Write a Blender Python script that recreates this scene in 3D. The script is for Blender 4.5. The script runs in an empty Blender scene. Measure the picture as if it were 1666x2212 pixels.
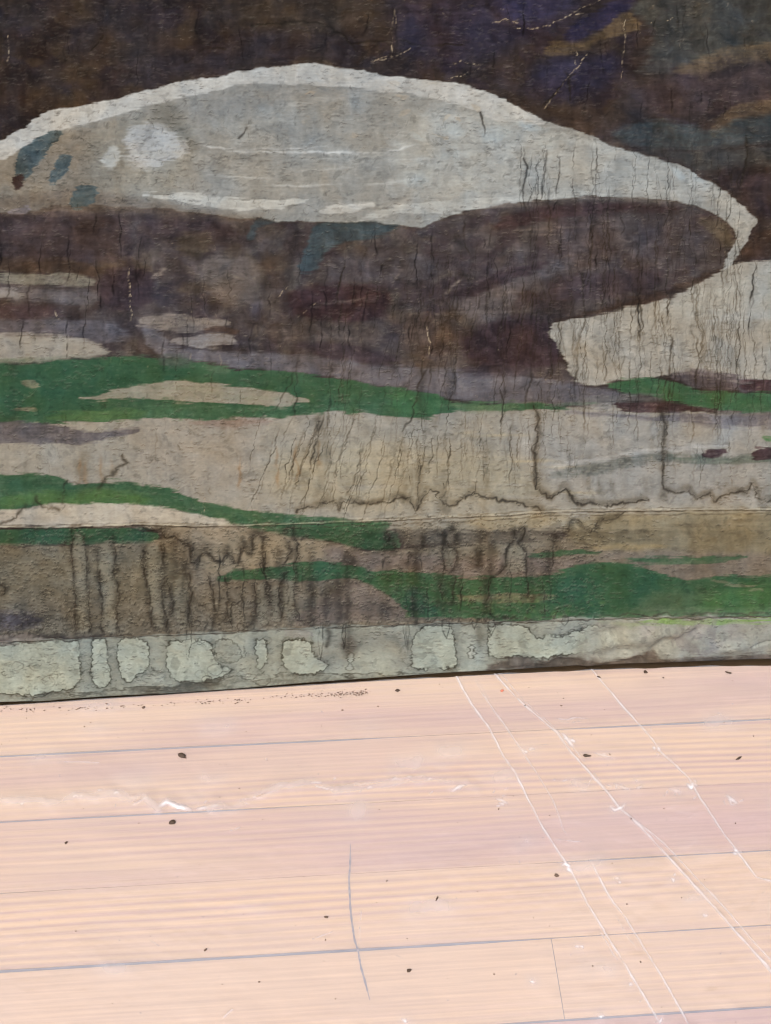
import bpy, bmesh, math, random
import numpy as np

R = math.radians
rng = np.random.default_rng(7)
random.seed(7)
scene = bpy.context.scene

# ------------------------------------------------------------------ camera, sky, sun, exposure
FOC, CW, CH = 2516.0, 1666.0, 2212.5            # focal length and frame in tracing units
PITCH, ROLL, CAMH = R(48.3215), R(2.1989), 1.0
FWD = np.array([0, math.cos(PITCH), -math.sin(PITCH)])
_rt = np.array([1.0, 0, 0]); _up = np.cross(_rt, FWD)
RT = _rt * math.cos(ROLL) + _up * math.sin(ROLL)
UP = -_rt * math.sin(ROLL) + _up * math.cos(ROLL)
CAM = np.array([0, 0, CAMH])
cd = bpy.data.cameras.new('camera')
cam = bpy.data.objects.new('camera', cd)
scene.collection.objects.link(cam)
cd.sensor_fit = 'VERTICAL'; cd.sensor_height = 24.0; cd.lens = 24.0 * FOC / CH
cd.clip_start = 0.05; cd.clip_end = 200
from mathutils import Matrix, Vector
cam.matrix_world = Matrix(((RT[0], UP[0], -FWD[0], 0), (RT[1], UP[1], -FWD[1], 0),
                           (RT[2], UP[2], -FWD[2], CAMH), (0, 0, 0, 1)))
scene.camera = cam
scene.cycles.filter_width = 1.1

SUN_EL, SUN_AZ = R(62), R(205)                   # azimuth clockwise from +Y: behind the viewer, left
world = bpy.data.worlds.new('World'); scene.world = world; world.use_nodes = True
wn = world.node_tree
sky = wn.nodes.new('ShaderNodeTexSky'); sky.sky_type = 'NISHITA'; sky.sun_disc = False
sky.sun_elevation = SUN_EL; sky.sun_rotation = SUN_AZ
sky.dust_density = 4.0; sky.air_density = 1.0; sky.ozone_density = 0.6
wn.nodes['Background'].inputs['Strength'].default_value = 0.15
wn.links.new(sky.outputs[0], wn.nodes['Background'].inputs['Color'])
sl = bpy.data.lights.new('sun', 'SUN'); sl.energy = 1.5; sl.angle = R(14); sl.color = (1.0, 0.93, 0.85)
so = bpy.data.objects.new('sun', sl); scene.collection.objects.link(so)
sd = Vector((math.sin(SUN_AZ) * math.cos(SUN_EL), math.cos(SUN_AZ) * math.cos(SUN_EL), math.sin(SUN_EL)))
so.rotation_euler = sd.to_track_quat('Z', 'Y').to_euler(); so.location = (0, -1, 3)
scene.view_settings.view_transform = 'Standard'; scene.view_settings.look = 'None'
scene.view_settings.exposure = 0.33; scene.view_settings.gamma = 1.0
CANVAS_E = np.array([1.125, 1.06, 1.085])          # light that reaches the canvas: turns seen colour into paint colour

# ------------------------------------------------------------------ helpers
def project(P):
    d = P - CAM
    z = d @ FWD
    return CW / 2 + FOC * (d @ RT) / z, CH / 2 - FOC * (d @ UP) / z
def on_floor(x, y, z=0.0):
    d = FWD + RT * (x - CW / 2) / FOC - UP * (y - CH / 2) / FOC
    return CAM + d * ((z - CAMH) / d[2])
def sstep(a, b, x):
    t = np.clip((x - a) / (b - a), 0, 1); return t * t * (3 - 2 * t)
def link(o, parent=None):
    scene.collection.objects.link(o)
    if parent: o.parent = parent
    return o
def empty(name, loc=(0, 0, 0), **props):
    o = bpy.data.objects.new(name, None); link(o); o.location = loc
    for k, v in props.items(): o[k] = v
    return o
def grid_mesh(name, P, mat, parent=None, colors=None, floats=None, smooth=True):
    ny, nx = P.shape[:2]
    me = bpy.data.meshes.new(name)
    me.vertices.add(nx * ny); me.vertices.foreach_set('co', P.reshape(-1).astype(np.float32))
    i = (np.arange(ny - 1)[:, None] * nx + np.arange(nx - 1)[None]).ravel()
    f = np.stack([i, i + 1, i + nx + 1, i + nx], 1).astype(np.int32)
    n = len(f)
    me.loops.add(n * 4); me.loops.foreach_set('vertex_index', f.ravel())
    me.polygons.add(n); me.polygons.foreach_set('loop_start', np.arange(n, dtype=np.int32) * 4)
    me.update(calc_edges=True)
    me.polygons.foreach_set('use_smooth', np.full(n, smooth))
    if colors is not None:
        a = me.color_attributes.new('paint', 'FLOAT_COLOR', 'POINT')
        c = np.ones((nx * ny, 4), np.float32); c[:, :3] = colors.reshape(-1, 3)
        a.data.foreach_set('color', c.ravel())
    for k, v in (floats or {}).items():
        a = me.attributes.new(k, 'FLOAT', 'POINT'); a.data.foreach_set('value', v.ravel().astype(np.float32))
    me.materials.append(mat)
    return link(bpy.data.objects.new(name, me), parent)

def widen(p):                                    # shapes that leave the traced part go on to the sides of the canvas
    p = np.array(p, float); x = p[:, 0]; p[:, 0] = np.where(x >= 1684, x + 230, np.where(x <= -25, x - 210, x)); return p

class Pad:
    """a raster in tracing units: colour, height and line masks are laid out on it, then sampled by a mesh"""
    def __init__(s, x0, y0, x1, y1, tx):
        s.x0, s.y0, s.tx = x0, y0, tx
        s.nx = int((x1 - x0) / tx) + 1; s.ny = int((y1 - y0) / tx) + 1
        s.xs = x0 + np.arange(s.nx) * tx; s.ys = y0 + np.arange(s.ny) * tx
        s.seed = 11
        s.H = np.zeros((s.ny, s.nx), np.float32)
    def vn(s, cx, cy):
        s.seed += 1
        r = np.random.default_rng(s.seed)
        u = (s.xs - s.x0) / cx; v = (s.ys - s.y0) / cy
        L = r.random((int(v[-1]) + 3, int(u[-1]) + 3), dtype=np.float32) * 2 - 1
        iu = u.astype(int); fu = (u - iu).astype(np.float32); fu = fu * fu * (3 - 2 * fu)
        iv = v.astype(int); fv = (v - iv).astype(np.float32); fv = fv * fv * (3 - 2 * fv)
        A = L[:, iu] * (1 - fu) + L[:, iu + 1] * fu
        return A[iv] * (1 - fv)[:, None] + A[iv + 1] * fv[:, None]
    def fbm(s, cx, cy, o=4, g=0.55):
        a = 1.0; t = 0; n = 0
        for k in range(o):
            t = t + a * s.vn(cx, cy); n += a; cx /= 2; cy /= 2; a *= g
            if cx < s.tx * .9 and cy < s.tx * .9: break
        return t / n * 1.6
    def mask(s): return np.zeros((s.ny, s.nx), np.float32)
    def stamp(s, M, P, add=False):
        """P: rows x, y, radius, value"""
        P = np.asarray(P, np.float32)
        if len(P) == 0: return
        for lo, hi in ((0, 3), (3, 7), (7, 16), (16, 60)):
            Q = P[(P[:, 2] >= lo) & (P[:, 2] < hi)]
            if len(Q) == 0: continue
            K = int(math.ceil(Q[:, 2].max() * 1.9 / s.tx))
            cx = (Q[:, 0] - s.x0) / s.tx; cy = (Q[:, 1] - s.y0) / s.tx
            ix = np.round(cx).astype(int); iy = np.round(cy).astype(int)
            for dy in range(-K, K + 1):
                for dx in range(-K, K + 1):
                    X = ix + dx; Y = iy + dy
                    ok = (X >= 0) & (X < s.nx) & (Y >= 0) & (Y < s.ny)
                    d2 = ((X - cx) ** 2 + (Y - cy) ** 2) * s.tx ** 2
                    w = Q[:, 3] * np.exp(-d2 / (Q[:, 2] ** 2))
                    np.maximum.at(M, (Y[ok], X[ok]), w[ok])
    def path(s, pts, r, v, jag=1.5, rv=.35, step=1.0, taper=0, hf=.38):
        """rows for stamp(): a hand-drawn line through pts with a wobble"""
        p = widen(pts)
        L = np.r_[0, np.cumsum(np.hypot(*np.diff(p, axis=0).T))]
        n = max(3, int(L[-1] / step)); t = np.linspace(0, L[-1], n)
        x = np.interp(t, L, p[:, 0]); y = np.interp(t, L, p[:, 1])
        def wob(c, a):
            k = max(3, int(L[-1] / c) + 2); return np.interp(t, np.linspace(0, L[-1], k), rng.normal(0, a, k))
        x = x + wob(16, jag) + wob(6, jag * hf); y = y + wob(16, jag * .8) + wob(6, jag * hf)
        rr = r * np.clip(1 + wob(10, rv), .35, 2.2); vv = v * np.clip(1 + wob(30, .30), .2, 1.25)
        if taper: vv = vv * np.clip(np.minimum(t, L[-1] - t) / (L[-1] * taper) + .15, 0, 1)
        return np.stack([x, y, rr, vv], 1)
    def sample(s, A, X, Y):
        u = np.clip((X - s.x0) / s.tx, 0, s.nx - 1.001); v = np.clip((Y - s.y0) / s.tx, 0, s.ny - 1.001)
        i = u.astype(int); j = v.astype(int); f = u - i; g = v - j
        if A.ndim == 3: f = f[..., None]; g = g[..., None]
        return (A[j, i] * (1 - f) + A[j, i + 1] * f) * (1 - g) + (A[j + 1, i] * (1 - f) + A[j + 1, i + 1] * f) * g

# ------------------------------------------------------------------ the painting on the weathered canvas (colours as seen, 0..255)
pad = Pad(-240, -30, 1910, 1570, 1.3)
T = np.zeros((pad.ny, pad.nx, 3), np.float32); T[:] = (60, 50, 47)
GX = pad.xs[None] + 0 * pad.ys[:, None]; GY = pad.ys[:, None] + 0 * pad.xs[None]
wx = 4.0 * pad.fbm(50, 44, 3) + 1.0 * pad.fbm(9, 6, 2); wy = 3.4 * pad.fbm(50, 44, 3) + 1.0 * pad.fbm(9, 6, 2)
W1 = 16 * pad.fbm(64, 64, 2) + 7 * pad.fbm(23, 23, 2); W2 = 16 * pad.fbm(64, 64, 2) + 7 * pad.fbm(23, 23, 2)
def wn(cx, cy, o=4, k=1.0, ky=None):             # noise bent by W1, W2 so that no lattice shows
    a = pad.fbm(cx, cy, o); b = pad.fbm(cx * 1.13, cy * 1.13, o)
    X = GX + W1 * k; Y = GY + W2 * (k if ky is None else ky)
    return (pad.sample(a, X, Y) + pad.sample(b, GX - W2 * k + 11, GY + W1 * (k if ky is None else ky) * .8 + 7)).astype(np.float32) * .72
streak = wn(110, 5, 3, 1, .22); streak2 = wn(46, 3.2, 2, 1, .15); mott = wn(26, 20, 4); fine = wn(5, 4, 2, .3)

JX = 2.6 * pad.fbm(7, 7, 2); JY = 3.0 * pad.fbm(8, 8, 2)
def chaikin(p):
    p = np.array(p, float); q = np.roll(p, -1, 0)
    return np.stack([p * .75 + q * .25, p * .25 + q * .75], 1).reshape(-1, 2)
def poly(pts, col, soft=3.0, a=1.0, dry=0.0, wob=1.0, rim=None, rw=2.2, ra=.7, var=4, smooth=True, halo=0, fray=3.0, jag=0, ohalo=0):
    pts = widen(pts); p = chaikin(pts) if smooth else pts
    m = soft * 2 + 16 + rw * 2 + halo * 2
    i0 = max(0, int((p[:, 0].min() - m - pad.x0) / pad.tx)); i1 = min(pad.nx, int((p[:, 0].max() + m - pad.x0) / pad.tx) + 1)
    j0 = max(0, int((p[:, 1].min() - m - pad.y0) / pad.tx)); j1 = min(pad.ny, int((p[:, 1].max() + m - pad.y0) / pad.tx) + 1)
    if i1 <= i0 or j1 <= j0: return
    S = np.s_[j0:j1, i0:i1]
    x = (GX[S] + wx[S] * wob).astype(np.float32); y = (GY[S] + wy[S] * wob).astype(np.float32)
    if jag: x = x + JX[S] * jag; y = y + JY[S] * jag
    ins = np.zeros(x.shape, bool); d2 = np.full(x.shape, 1e9, np.float32)
    for (ax, ay), (bx, by) in zip(p, np.roll(p, -1, 0)):
        ex, ey = bx - ax, by - ay
        l2 = ex * ex + ey * ey + 1e-9
        t = np.clip(((x - ax) * ex + (y - ay) * ey) / l2, 0, 1)
        d2 = np.minimum(d2, (x - ax - t * ex) ** 2 + (y - ay - t * ey) ** 2)
        if ay != by:
            ins ^= ((ay > y) != (by > y)) & (x < ex * (y - ay) / ey + ax)
    sdv = np.where(ins, np.sqrt(d2), -np.sqrt(d2))
    if fray: sdv = sdv + fray * (streak2[S] * 1.1 + streak[S] * .9)
    al = sstep(-soft, soft, sdv) * a
    if dry: al = al * np.clip(1 - dry * sstep(-.1, .7, streak[S] * .6 + fine[S] * .4 + .25), 0, 1)
    c = np.array(col, np.float32) + (mott[S] * var + streak[S] * var * .5)[..., None]
    T[S] += (c - T[S]) * al[..., None]
    if ohalo:
        h = np.exp(-np.maximum(-sdv, 0) / ohalo) * (1 - sstep(-1.5, 1.5, sdv)) * .22 * (1 + mott[S] * .8)
        T[S] *= (1 - h)[..., None]
    if halo:
        h = np.exp(-np.maximum(sdv, 0) / halo) * sstep(-1.5, 1.5, sdv) * .35 * (1 + mott[S] * .5)
        T[S] *= (1 - h)[..., None]
    if rim is not None:
        e = np.exp(-(sdv / rw) ** 2) * ra * np.clip(.75 + mott[S] * .7, .1, 1)
        T[S] += (np.array(rim, np.float32) - T[S]) * e[..., None]
def dabs(n, box, cols, ln, wd, a, ang=0, aj=.4):
    wide = (box[2] + 230 if box[2] > 1650 else box[2]) - (box[0] - 210 if box[0] < 0 else box[0])
    for k in range(int(n * wide / (box[2] - box[0]))):
        cx = (box[0] - 210 if box[0] < 0 else box[0]) + rng.random() * wide; cy = rng.uniform(box[1], box[3])
        l = ln * rng.uniform(.5, 1.6); w = wd * rng.uniform(.5, 1.6); th = ang + rng.normal(0, aj)
        m = max(l, w) * 1.5 + 6
        i0 = max(0, int((cx - m - pad.x0) / pad.tx)); i1 = min(pad.nx, int((cx + m - pad.x0) / pad.tx) + 1)
        j0 = max(0, int((cy - m - pad.y0) / pad.tx)); j1 = min(pad.ny, int((cy + m - pad.y0) / pad.tx) + 1)
        if i1 <= i0 or j1 <= j0: continue
        S = np.s_[j0:j1, i0:i1]
        x = GX[S] + wx[S] * 1.6 - cx; y = GY[S] + wy[S] * 1.6 - cy
        u = (x * math.cos(th) + y * math.sin(th)) / l; v = (-x * math.sin(th) + y * math.cos(th)) / w
        al = a * rng.uniform(.4, 1) * (1 - sstep(.45, 1.1, np.sqrt(u * u + v * v) + fine[S] * .12))
        T[S] += (np.array(cols[rng.integers(len(cols))], np.float32) - T[S]) * al[..., None]
def polymask(pts, soft=3):
    global T
    keep = T; T = np.zeros_like(keep); poly(pts, (1, 1, 1), soft, var=0); m = T[..., 0]; T = keep
    return np.clip(m, 0, 1)
def tint(M, col, a=1.0):
    global T
    T += (np.array(col, np.float32) - T) * (np.clip(M, 0, 1) * a)[..., None]

# --- dark ground at the top
dabs(330, (-20, -20, 900, 330), [(64, 50, 41), (46, 36, 37), (56, 47, 53), (40, 31, 30), (72, 58, 46), (50, 42, 45)], 40, 20, .75, 0, 1.2)
dabs(260, (850, -20, 1690, 560), [(64, 52, 56), (48, 39, 46), (74, 58, 50), (43, 35, 36), (70, 61, 66)], 40, 20, .75, -.5, .8)
poly([(430, 0), (800, -10), (830, 60), (700, 90), (480, 50)], (68, 56, 44), 26, .6)
poly([(180, 20), (330, 30), (420, 110), (300, 150), (190, 110)], (64, 55, 52), 24, .5)
poly([(260, 150), (480, 80), (640, 60), (780, 80), (790, 130), (600, 120), (420, 155), (280, 190)], (54, 47, 52), 14, .6)
poly([(870, -20), (1280, -20), (1250, 40), (1160, 80), (1000, 150), (880, 130), (840, 60)], (54, 47, 66), 30, .55)
poly([(1060, -20), (1235, -20), (1225, 10), (1180, 45), (1120, 50), (1070, 20)], (56, 54, 82), 14, .75, .3)
poly([(1225, 60), (1350, -10), (1400, -20), (1345, 40), (1240, 95), (1215, 90)], (48, 44, 71), 8, .8, .25)
poly([(1120, 190), (1180, 120), (1260, 130), (1340, 120), (1345, 175), (1260, 215), (1170, 215)], (50, 46, 68), 22, .6)
poly([(1400, -20), (1700, -20), (1700, 80), (1600, 110), (1480, 140), (1390, 130), (1420, 80), (1395, 45), (1350, 20)], (74, 74, 70), 12, .85, .15)
poly([(1350, 20), (1385, 45), (1380, 70), (1310, 85), (1250, 110), (1190, 125), (1175, 110), (1195, 85), (1260, 92), (1310, 60)], (104, 86, 64), 5, .85, .35)
poly([(1380, 140), (1460, 115), (1500, 130), (1470, 160), (1370, 165)], (78, 76, 74), 10, .7)
poly([(1450, 155), (1520, 120), (1600, 92), (1690, 80), (1690, 110), (1600, 130), (1540, 160), (1480, 165)], (112, 94, 74), 7, .85, .4)
poly([(1380, 190), (1480, 160), (1560, 150), (1690, 125), (1690, 190), (1560, 235), (1440, 250), (1380, 235)], (78, 64, 64), 18, .7)
poly([(1530, 280), (1560, 240), (1620, 215), (1690, 180), (1690, 215), (1600, 250), (1560, 290), (1535, 310)], (102, 85, 68), 6, .85, .35)
poly([(1320, 280), (1400, 255), (1490, 265), (1530, 290), (1600, 250), (1690, 215), (1690, 270), (1600, 310), (1500, 325), (1400, 320), (1330, 305)], (74, 82, 84), 9, .8, .3)
poly([(1360, 320), (1500, 325), (1690, 290), (1690, 345), (1600, 350), (1520, 380), (1450, 345)], (76, 74, 70), 14, .7)
poly([(1570, 380), (1690, 340), (1690, 470), (1640, 470), (1600, 425)], (66, 52, 52), 12, .6)
poly([(1590, 560), (1640, 490), (1690, 470), (1690, 545), (1620, 560)], (70, 52, 42), 8, .7)
poly([(1140, 235), (1200, 225), (1310, 225), (1360, 250), (1310, 290), (1270, 300), (1200, 262)], (70, 56, 46), 10, .6)
dabs(90, (-10, -10, 1680, 300), [(92, 78, 64), (84, 72, 62), (40, 33, 34), (96, 82, 66)], 7, 5, .4, -.6, 1)

# --- the dark middle under the pale hill
poly([(-40, 430), (300, 440), (620, 470), (900, 470), (1120, 430), (1420, 420), (1560, 460), (1595, 515), (1560, 590), (1440, 650), (1250, 690),
      (1180, 710), (1215, 790), (1280, 845), (900, 850), (500, 800), (-40, 760)], (80, 70, 68), 5)
dabs(420, (-20, 450, 1230, 800), [(66, 54, 55), (96, 86, 84), (60, 47, 44), (86, 78, 83), (106, 96, 88), (62, 52, 57), (90, 75, 62)], 38, 17, .62, -.3, .8)
dabs(130, (900, 440, 1570, 660), [(74, 61, 64), (88, 78, 78), (62, 51, 54), (92, 84, 82)], 46, 16, .6, -.35, .4)
poly([(-30, 475), (250, 450), (300, 520), (240, 580), (-30, 560)], (70, 58, 60), 14, .75)
poly([(-30, 565), (100, 555), (240, 580), (215, 605), (60, 590), (-30, 588)], (74, 58, 47), 8, .8)
poly([(-30, 588), (100, 588), (195, 598), (216, 612), (180, 622), (80, 612), (-30, 610)], (134, 128, 114), 4, .85, .4)
poly([(-30, 612), (90, 618), (215, 625), (215, 655), (130, 655), (60, 640), (-30, 650)], (104, 98, 100), 7, .8)
poly([(-30, 625), (25, 620), (65, 635), (40, 645), (-30, 645)], (142, 134, 126), 5, .8, .3)
poly([(215, 600), (240, 575), (330, 580), (335, 630), (310, 665), (245, 665), (215, 645)], (62, 49, 53), 10, .85)
poly([(268, 540), (285, 540), (288, 660), (268, 670)], (50, 40, 44), 9, .6)
poly([(-30, 660), (60, 652), (130, 668), (135, 690), (60, 692), (-30, 688)], (74, 57, 57), 8, .8)
poly([(-30, 692), (120, 690), (240, 690), (300, 730), (230, 745), (100, 725), (-30, 725)], (100, 94, 98), 9, .8)
poly([(430, 560), (500, 540), (570, 570), (560, 640), (500, 670), (440, 620)], (114, 104, 98), 16, .75)
poly([(620, 630), (700, 612), (840, 618), (850, 670), (780, 700), (660, 690), (625, 665)], (61, 43, 45), 9, .88)
poly([(960, 640), (1060, 590), (1180, 555), (1280, 560), (1180, 600), (1080, 650), (1000, 690)], (102, 93, 93), 10, .75)
poly([(960, 640), (1100, 575), (1200, 560), (1120, 600), (1010, 650)], (58, 44, 47), 8, .75)
poly([(1130, 500), (1240, 480), (1420, 470), (1540, 500), (1500, 560), (1350, 590), (1200, 580)], (84, 76, 80), 26, .6)
poly([(1060, 470), (1200, 440), (1400, 436), (1500, 450), (1380, 455), (1200, 470), (1080, 500)], (66, 48, 49), 8, .75)
poly([(1200, 690), (1330, 660), (1480, 610), (1560, 575), (1550, 592), (1440, 650), (1260, 685), (1190, 705)], (64, 48, 40), 6, .7)
poly([(1500, 470), (1560, 475), (1592, 520), (1570, 545), (1530, 500)], (104, 92, 74), 9, .6)
poly([(850, 690), (950, 680), (990, 720), (960, 770), (880, 760)], (86, 70, 60), 14, .6)
poly([(990, 740), (1060, 690), (1180, 690), (1215, 740), (1215, 790), (1120, 800), (1020, 790)], (57, 43, 47), 10, .88)
poly([(640, 590), (665, 520), (690, 470), (760, 467), (850, 475), (872, 484), (830, 510), (760, 516), (700, 545), (680, 590)], (70, 82, 86), 5, .92, .15)
poly([(530, 515), (548, 478), (580, 455), (620, 453), (630, 466), (600, 476), (562, 492), (545, 520)], (74, 82, 86), 4, .85)
poly([(285, 700), (320, 682), (380, 675), (440, 688), (480, 685), (502, 697), (470, 708), (400, 722), (350, 715)], (136, 124, 113), 3, .9, .35)
poly([(358, 737), (420, 725), (480, 718), (512, 728), (506, 742), (440, 756), (400, 745)], (146, 136, 128), 3, .9, .3)
poly([(430, 716), (480, 704), (515, 712), (505, 722), (450, 724)], (92, 72, 62), 4, .8)
poly([(300, 705), (350, 715), (360, 745), (420, 758), (560, 760), (700, 772), (850, 790), (1000, 800), (1150, 815), (1290, 838), (1380, 850), (1340, 872), (1200, 885), (1050, 872),
      (960, 860), (850, 840), (700, 812), (560, 800), (420, 780), (330, 765)], (106, 101, 105), 5, .92, .2)
poly([(980, 800), (1060, 785), (1150, 800), (1100, 820), (1010, 815)], (72, 60, 64), 8, .6)

poly([(318, 602), (335, 585), (360, 574), (352, 590), (330, 604)], (132, 120, 110), 4, .7, .3)
poly([(1030, 690), (1050, 640), (1100, 618), (1115, 640), (1080, 690)], (102, 93, 91), 12, .75)
poly([(690, 560), (800, 545), (960, 560), (940, 610), (800, 612), (700, 600)], (84, 78, 82), 14, .7)
poly([(300, 470), (420, 465), (520, 490), (480, 530), (340, 520)], (64, 52, 54), 14, .8)
poly([(380, 500), (470, 505), (440, 560), (390, 550)], (82, 70, 56), 12, .7)
poly([(560, 700), (700, 695), (840, 700), (840, 730), (700, 745), (570, 735)], (92, 80, 74), 12, .7)
poly([(620, 740), (760, 740), (860, 770), (840, 790), (700, 775)], (66, 53, 57), 8, .75)
poly([(150, 480), (240, 470), (270, 510), (230, 560), (160, 540)], (66, 53, 50), 12, .75)
poly([(1180, 600), (1300, 590), (1440, 575), (1420, 620), (1280, 650), (1190, 645)], (72, 60, 64), 12, .8)
poly([(1330, 470), (1380, 465), (1400, 540), (1370, 560), (1330, 540)], (92, 84, 84), 14, .6)
for x0, y0, x1, y1, c in [(1060, 500, 1300, 492, (118, 104, 98)), (1100, 508, 1240, 506, (112, 98, 92)), (960, 640, 1000, 600, (128, 116, 106)), (640, 670, 820, 640, (104, 90, 86)), (700, 650, 830, 655, (92, 76, 74)), (1000, 660, 1130, 600, (110, 100, 98)),
                          (845, 620, 870, 580, (116, 104, 96)), (1180, 560, 1290, 545, (98, 86, 84)), (480, 590, 540, 610, (126, 114, 104)), (60, 640, 200, 646, (116, 108, 104))]:
    M = pad.mask(); pad.stamp(M, pad.path([(x0, y0), ((x0 + x1) / 2, (y0 + y1) / 2 - 2), (x1, y1)], 3.0, .75, 1.4, taper=.3)); tint(M * np.clip(.6 + streak * .6, 0, 1), c)
# --- the pale hill
HILL = [(-40, 335), (0, 306), (30, 286), (60, 264), (85, 248), (110, 238), (150, 232), (200, 225), (255, 214), (280, 203), (320, 195), (360, 181), (420, 170), (470, 165),
        (520, 155), (580, 145), (640, 140), (700, 139), (740, 148), (800, 158), (833, 164), (880, 169), (940, 174), (1000, 184), (1050, 199), (1100, 221), (1150, 245),
        (1200, 271), (1240, 280), (1290, 297), (1320, 314), (1370, 328), (1430, 345), (1480, 360), (1520, 385), (1560, 412), (1590, 432), (1612, 450), (1625, 467), (1639, 480),
        (1630, 498), (1610, 530), (1590, 560), (1575, 592), (1555, 594), (1570, 560), (1592, 520), (1590, 505), (1570, 480), (1530, 455), (1480, 436), (1420, 426), (1330, 423),
        (1250, 425), (1150, 432), (1080, 440), (1020, 450), (970, 464), (930, 482), (900, 493), (850, 482), (780, 478), (700, 480), (640, 476), (540, 474), (470, 464),
        (400, 455), (330, 450), (250, 448), (200, 442), (130, 446), (60, 458), (-40, 470)]
poly(HILL, (92, 74, 58), 9, .8, wob=1.4)
poly(HILL, (147, 142, 134), 2.0, fray=1)
poly([(900, 240), (1060, 230), (1200, 285), (1400, 350), (1560, 420), (1480, 435), (1330, 421), (1150, 430), (1000, 448), (880, 430), (840, 330)], (168, 164, 156), 24, .8, .2)
poly([(-40, 350), (50, 322), (120, 290), (200, 270), (270, 250), (290, 330), (250, 440), (130, 446), (-40, 470)], (134, 121, 105), 14, .85, .1)
poly([(180, 290), (300, 240), (400, 225), (420, 310), (400, 400), (330, 440), (200, 430)], (146, 138, 124), 22, .6)
poly([(-40, 430), (60, 425), (170, 400), (280, 430), (470, 452), (600, 474), (470, 472), (200, 455), (-40, 475)], (112, 96, 82), 12, .65)
poly([(300, 232), (380, 215), (500, 186), (600, 182), (700, 186), (780, 195), (760, 210), (640, 222), (560, 232), (440, 260), (330, 265)], (140, 134, 126), 12, .6)
poly([(330, 228), (385, 225), (392, 262), (420, 295), (425, 330), (395, 300), (350, 270), (325, 250)], (118, 113, 104), 13, .7)
BAND = [(-40, 335), (0, 306), (30, 286), (60, 264), (85, 248), (110, 238), (150, 232), (200, 225), (255, 214), (280, 203), (320, 195), (360, 181), (420, 170), (470, 165),
        (520, 155), (580, 145), (640, 140), (700, 139), (740, 148), (800, 158), (833, 164), (880, 169), (940, 174), (1000, 184), (1050, 199), (1100, 221), (1150, 245), (1190, 268),
        (1130, 268), (1060, 262), (1040, 246), (1010, 233), (960, 220), (905, 206), (833, 200), (760, 190), (700, 184), (660, 180), (600, 181), (540, 182), (500, 185), (440, 200),
        (380, 215), (300, 233), (260, 245), (200, 264), (130, 280), (90, 295), (50, 318), (0, 346), (-40, 370)]
poly(BAND, (188, 182, 174), 2.5, .96, .12, fray=1.6)
poly([(560, 232), (640, 220), (720, 205), (830, 196), (900, 212), (830, 208), (740, 212), (650, 228)], (172, 166, 158), 5, .6, .5)
poly([(1180, 275), (1300, 310), (1480, 365), (1600, 440), (1636, 480), (1600, 540), (1575, 590), (1557, 592), (1590, 520), (1588, 490), (1560, 440), (1470, 385), (1320, 335), (1200, 300)], (176, 172, 164), 7, .7, .3)
poly([(132, 279), (136, 288), (112, 318), (82, 356), (56, 396), (35, 386), (31, 350), (44, 325), (75, 300), (105, 283)], (82, 92, 92), 2.5, .92, .15)
poly([(140, 334), (157, 340), (155, 360), (122, 393), (104, 398), (113, 366), (124, 340)], (80, 92, 95), 2.5, .92, .2)
poly([(170, 398), (200, 397), (214, 405), (205, 435), (180, 452), (148, 446), (155, 424)], (82, 92, 92), 3, .9, .15)
poly([(26, 385), (45, 376), (54, 388), (47, 408), (33, 410)], (62, 43, 38), 3, .9)
poly([(18, 460), (58, 444), (63, 455), (30, 468)], (128, 116, 116), 3, .8)
poly([(258, 330), (300, 345), (360, 355), (330, 372), (280, 372)], (172, 168, 161), 7, .7, .4, wob=1.6, fray=4)
poly([(213, 355), (232, 322), (250, 314), (262, 330), (256, 358), (240, 371)], (188, 184, 176), 5, .95, .2)
poly([(263, 290), (300, 268), (345, 268), (370, 288), (404, 305), (402, 328), (370, 347), (340, 360), (300, 366), (276, 345)], (184, 180, 176), 6, .9, .35, wob=1.8, fray=5)
poly([(290, 421), (370, 418), (440, 422), (520, 429), (600, 427), (665, 424), (669, 432), (620, 443), (540, 456), (470, 446), (380, 433)], (192, 187, 178), 2.5, .92, .3)
poly([(690, 452), (720, 440), (800, 440), (813, 445), (790, 452), (740, 462), (693, 462)], (190, 184, 175), 2.5, .9, .25)
poly([(774, 478), (800, 463), (835, 449), (880, 440), (940, 431), (1010, 426), (1100, 424), (1200, 420), (1330, 416), (1330, 422), (1150, 431), (1020, 449), (965, 462), (880, 458)], (184, 180, 172), 4, .8, .3)
for x0, y0, x1, y1, a in [(430, 313, 500, 320, .7), (455, 326, 833, 331, .75), (520, 322, 720, 318, .5), (450, 378, 600, 386, .5), (560, 402, 760, 396, .4), (590, 400, 690, 402, .5), (833, 330, 900, 312, .7),
                          (600, 372, 800, 360, .35), (820, 345, 960, 340, .4), (780, 400, 930, 380, .4)]:
    M = pad.mask(); pad.stamp(M, pad.path([(x0, y0), ((x0 + x1) / 2, (y0 + y1) / 2 + 1), (x1, y1)], 2.2, a, 1.0, taper=.3)); tint(M, (194, 190, 184))
for k in range(60):
    x = rng.uniform(420, 1100); y = rng.uniform(240, 420); l = rng.uniform(40, 160)
    M = pad.mask(); pad.stamp(M, pad.path([(x, y), (x + l, y + rng.normal(0, 3))], 1.4, rng.uniform(.1, .35), .7, taper=.4))
    tint(M, [(186, 182, 174), (128, 124, 117)][k % 2])
HM = polymask(HILL); KEEP = T.copy()
dabs(40, (850, 250, 1550, 420), [(186, 180, 170), (150, 142, 128), (186, 192, 192)], 36, 14, .35, .1, .4)
dabs(16, (640, 160, 1200, 300), [(196, 170, 140), (180, 160, 134)], 12, 5, .35, 0, .6)
T = KEEP + (T - KEEP) * HM[..., None]

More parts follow.
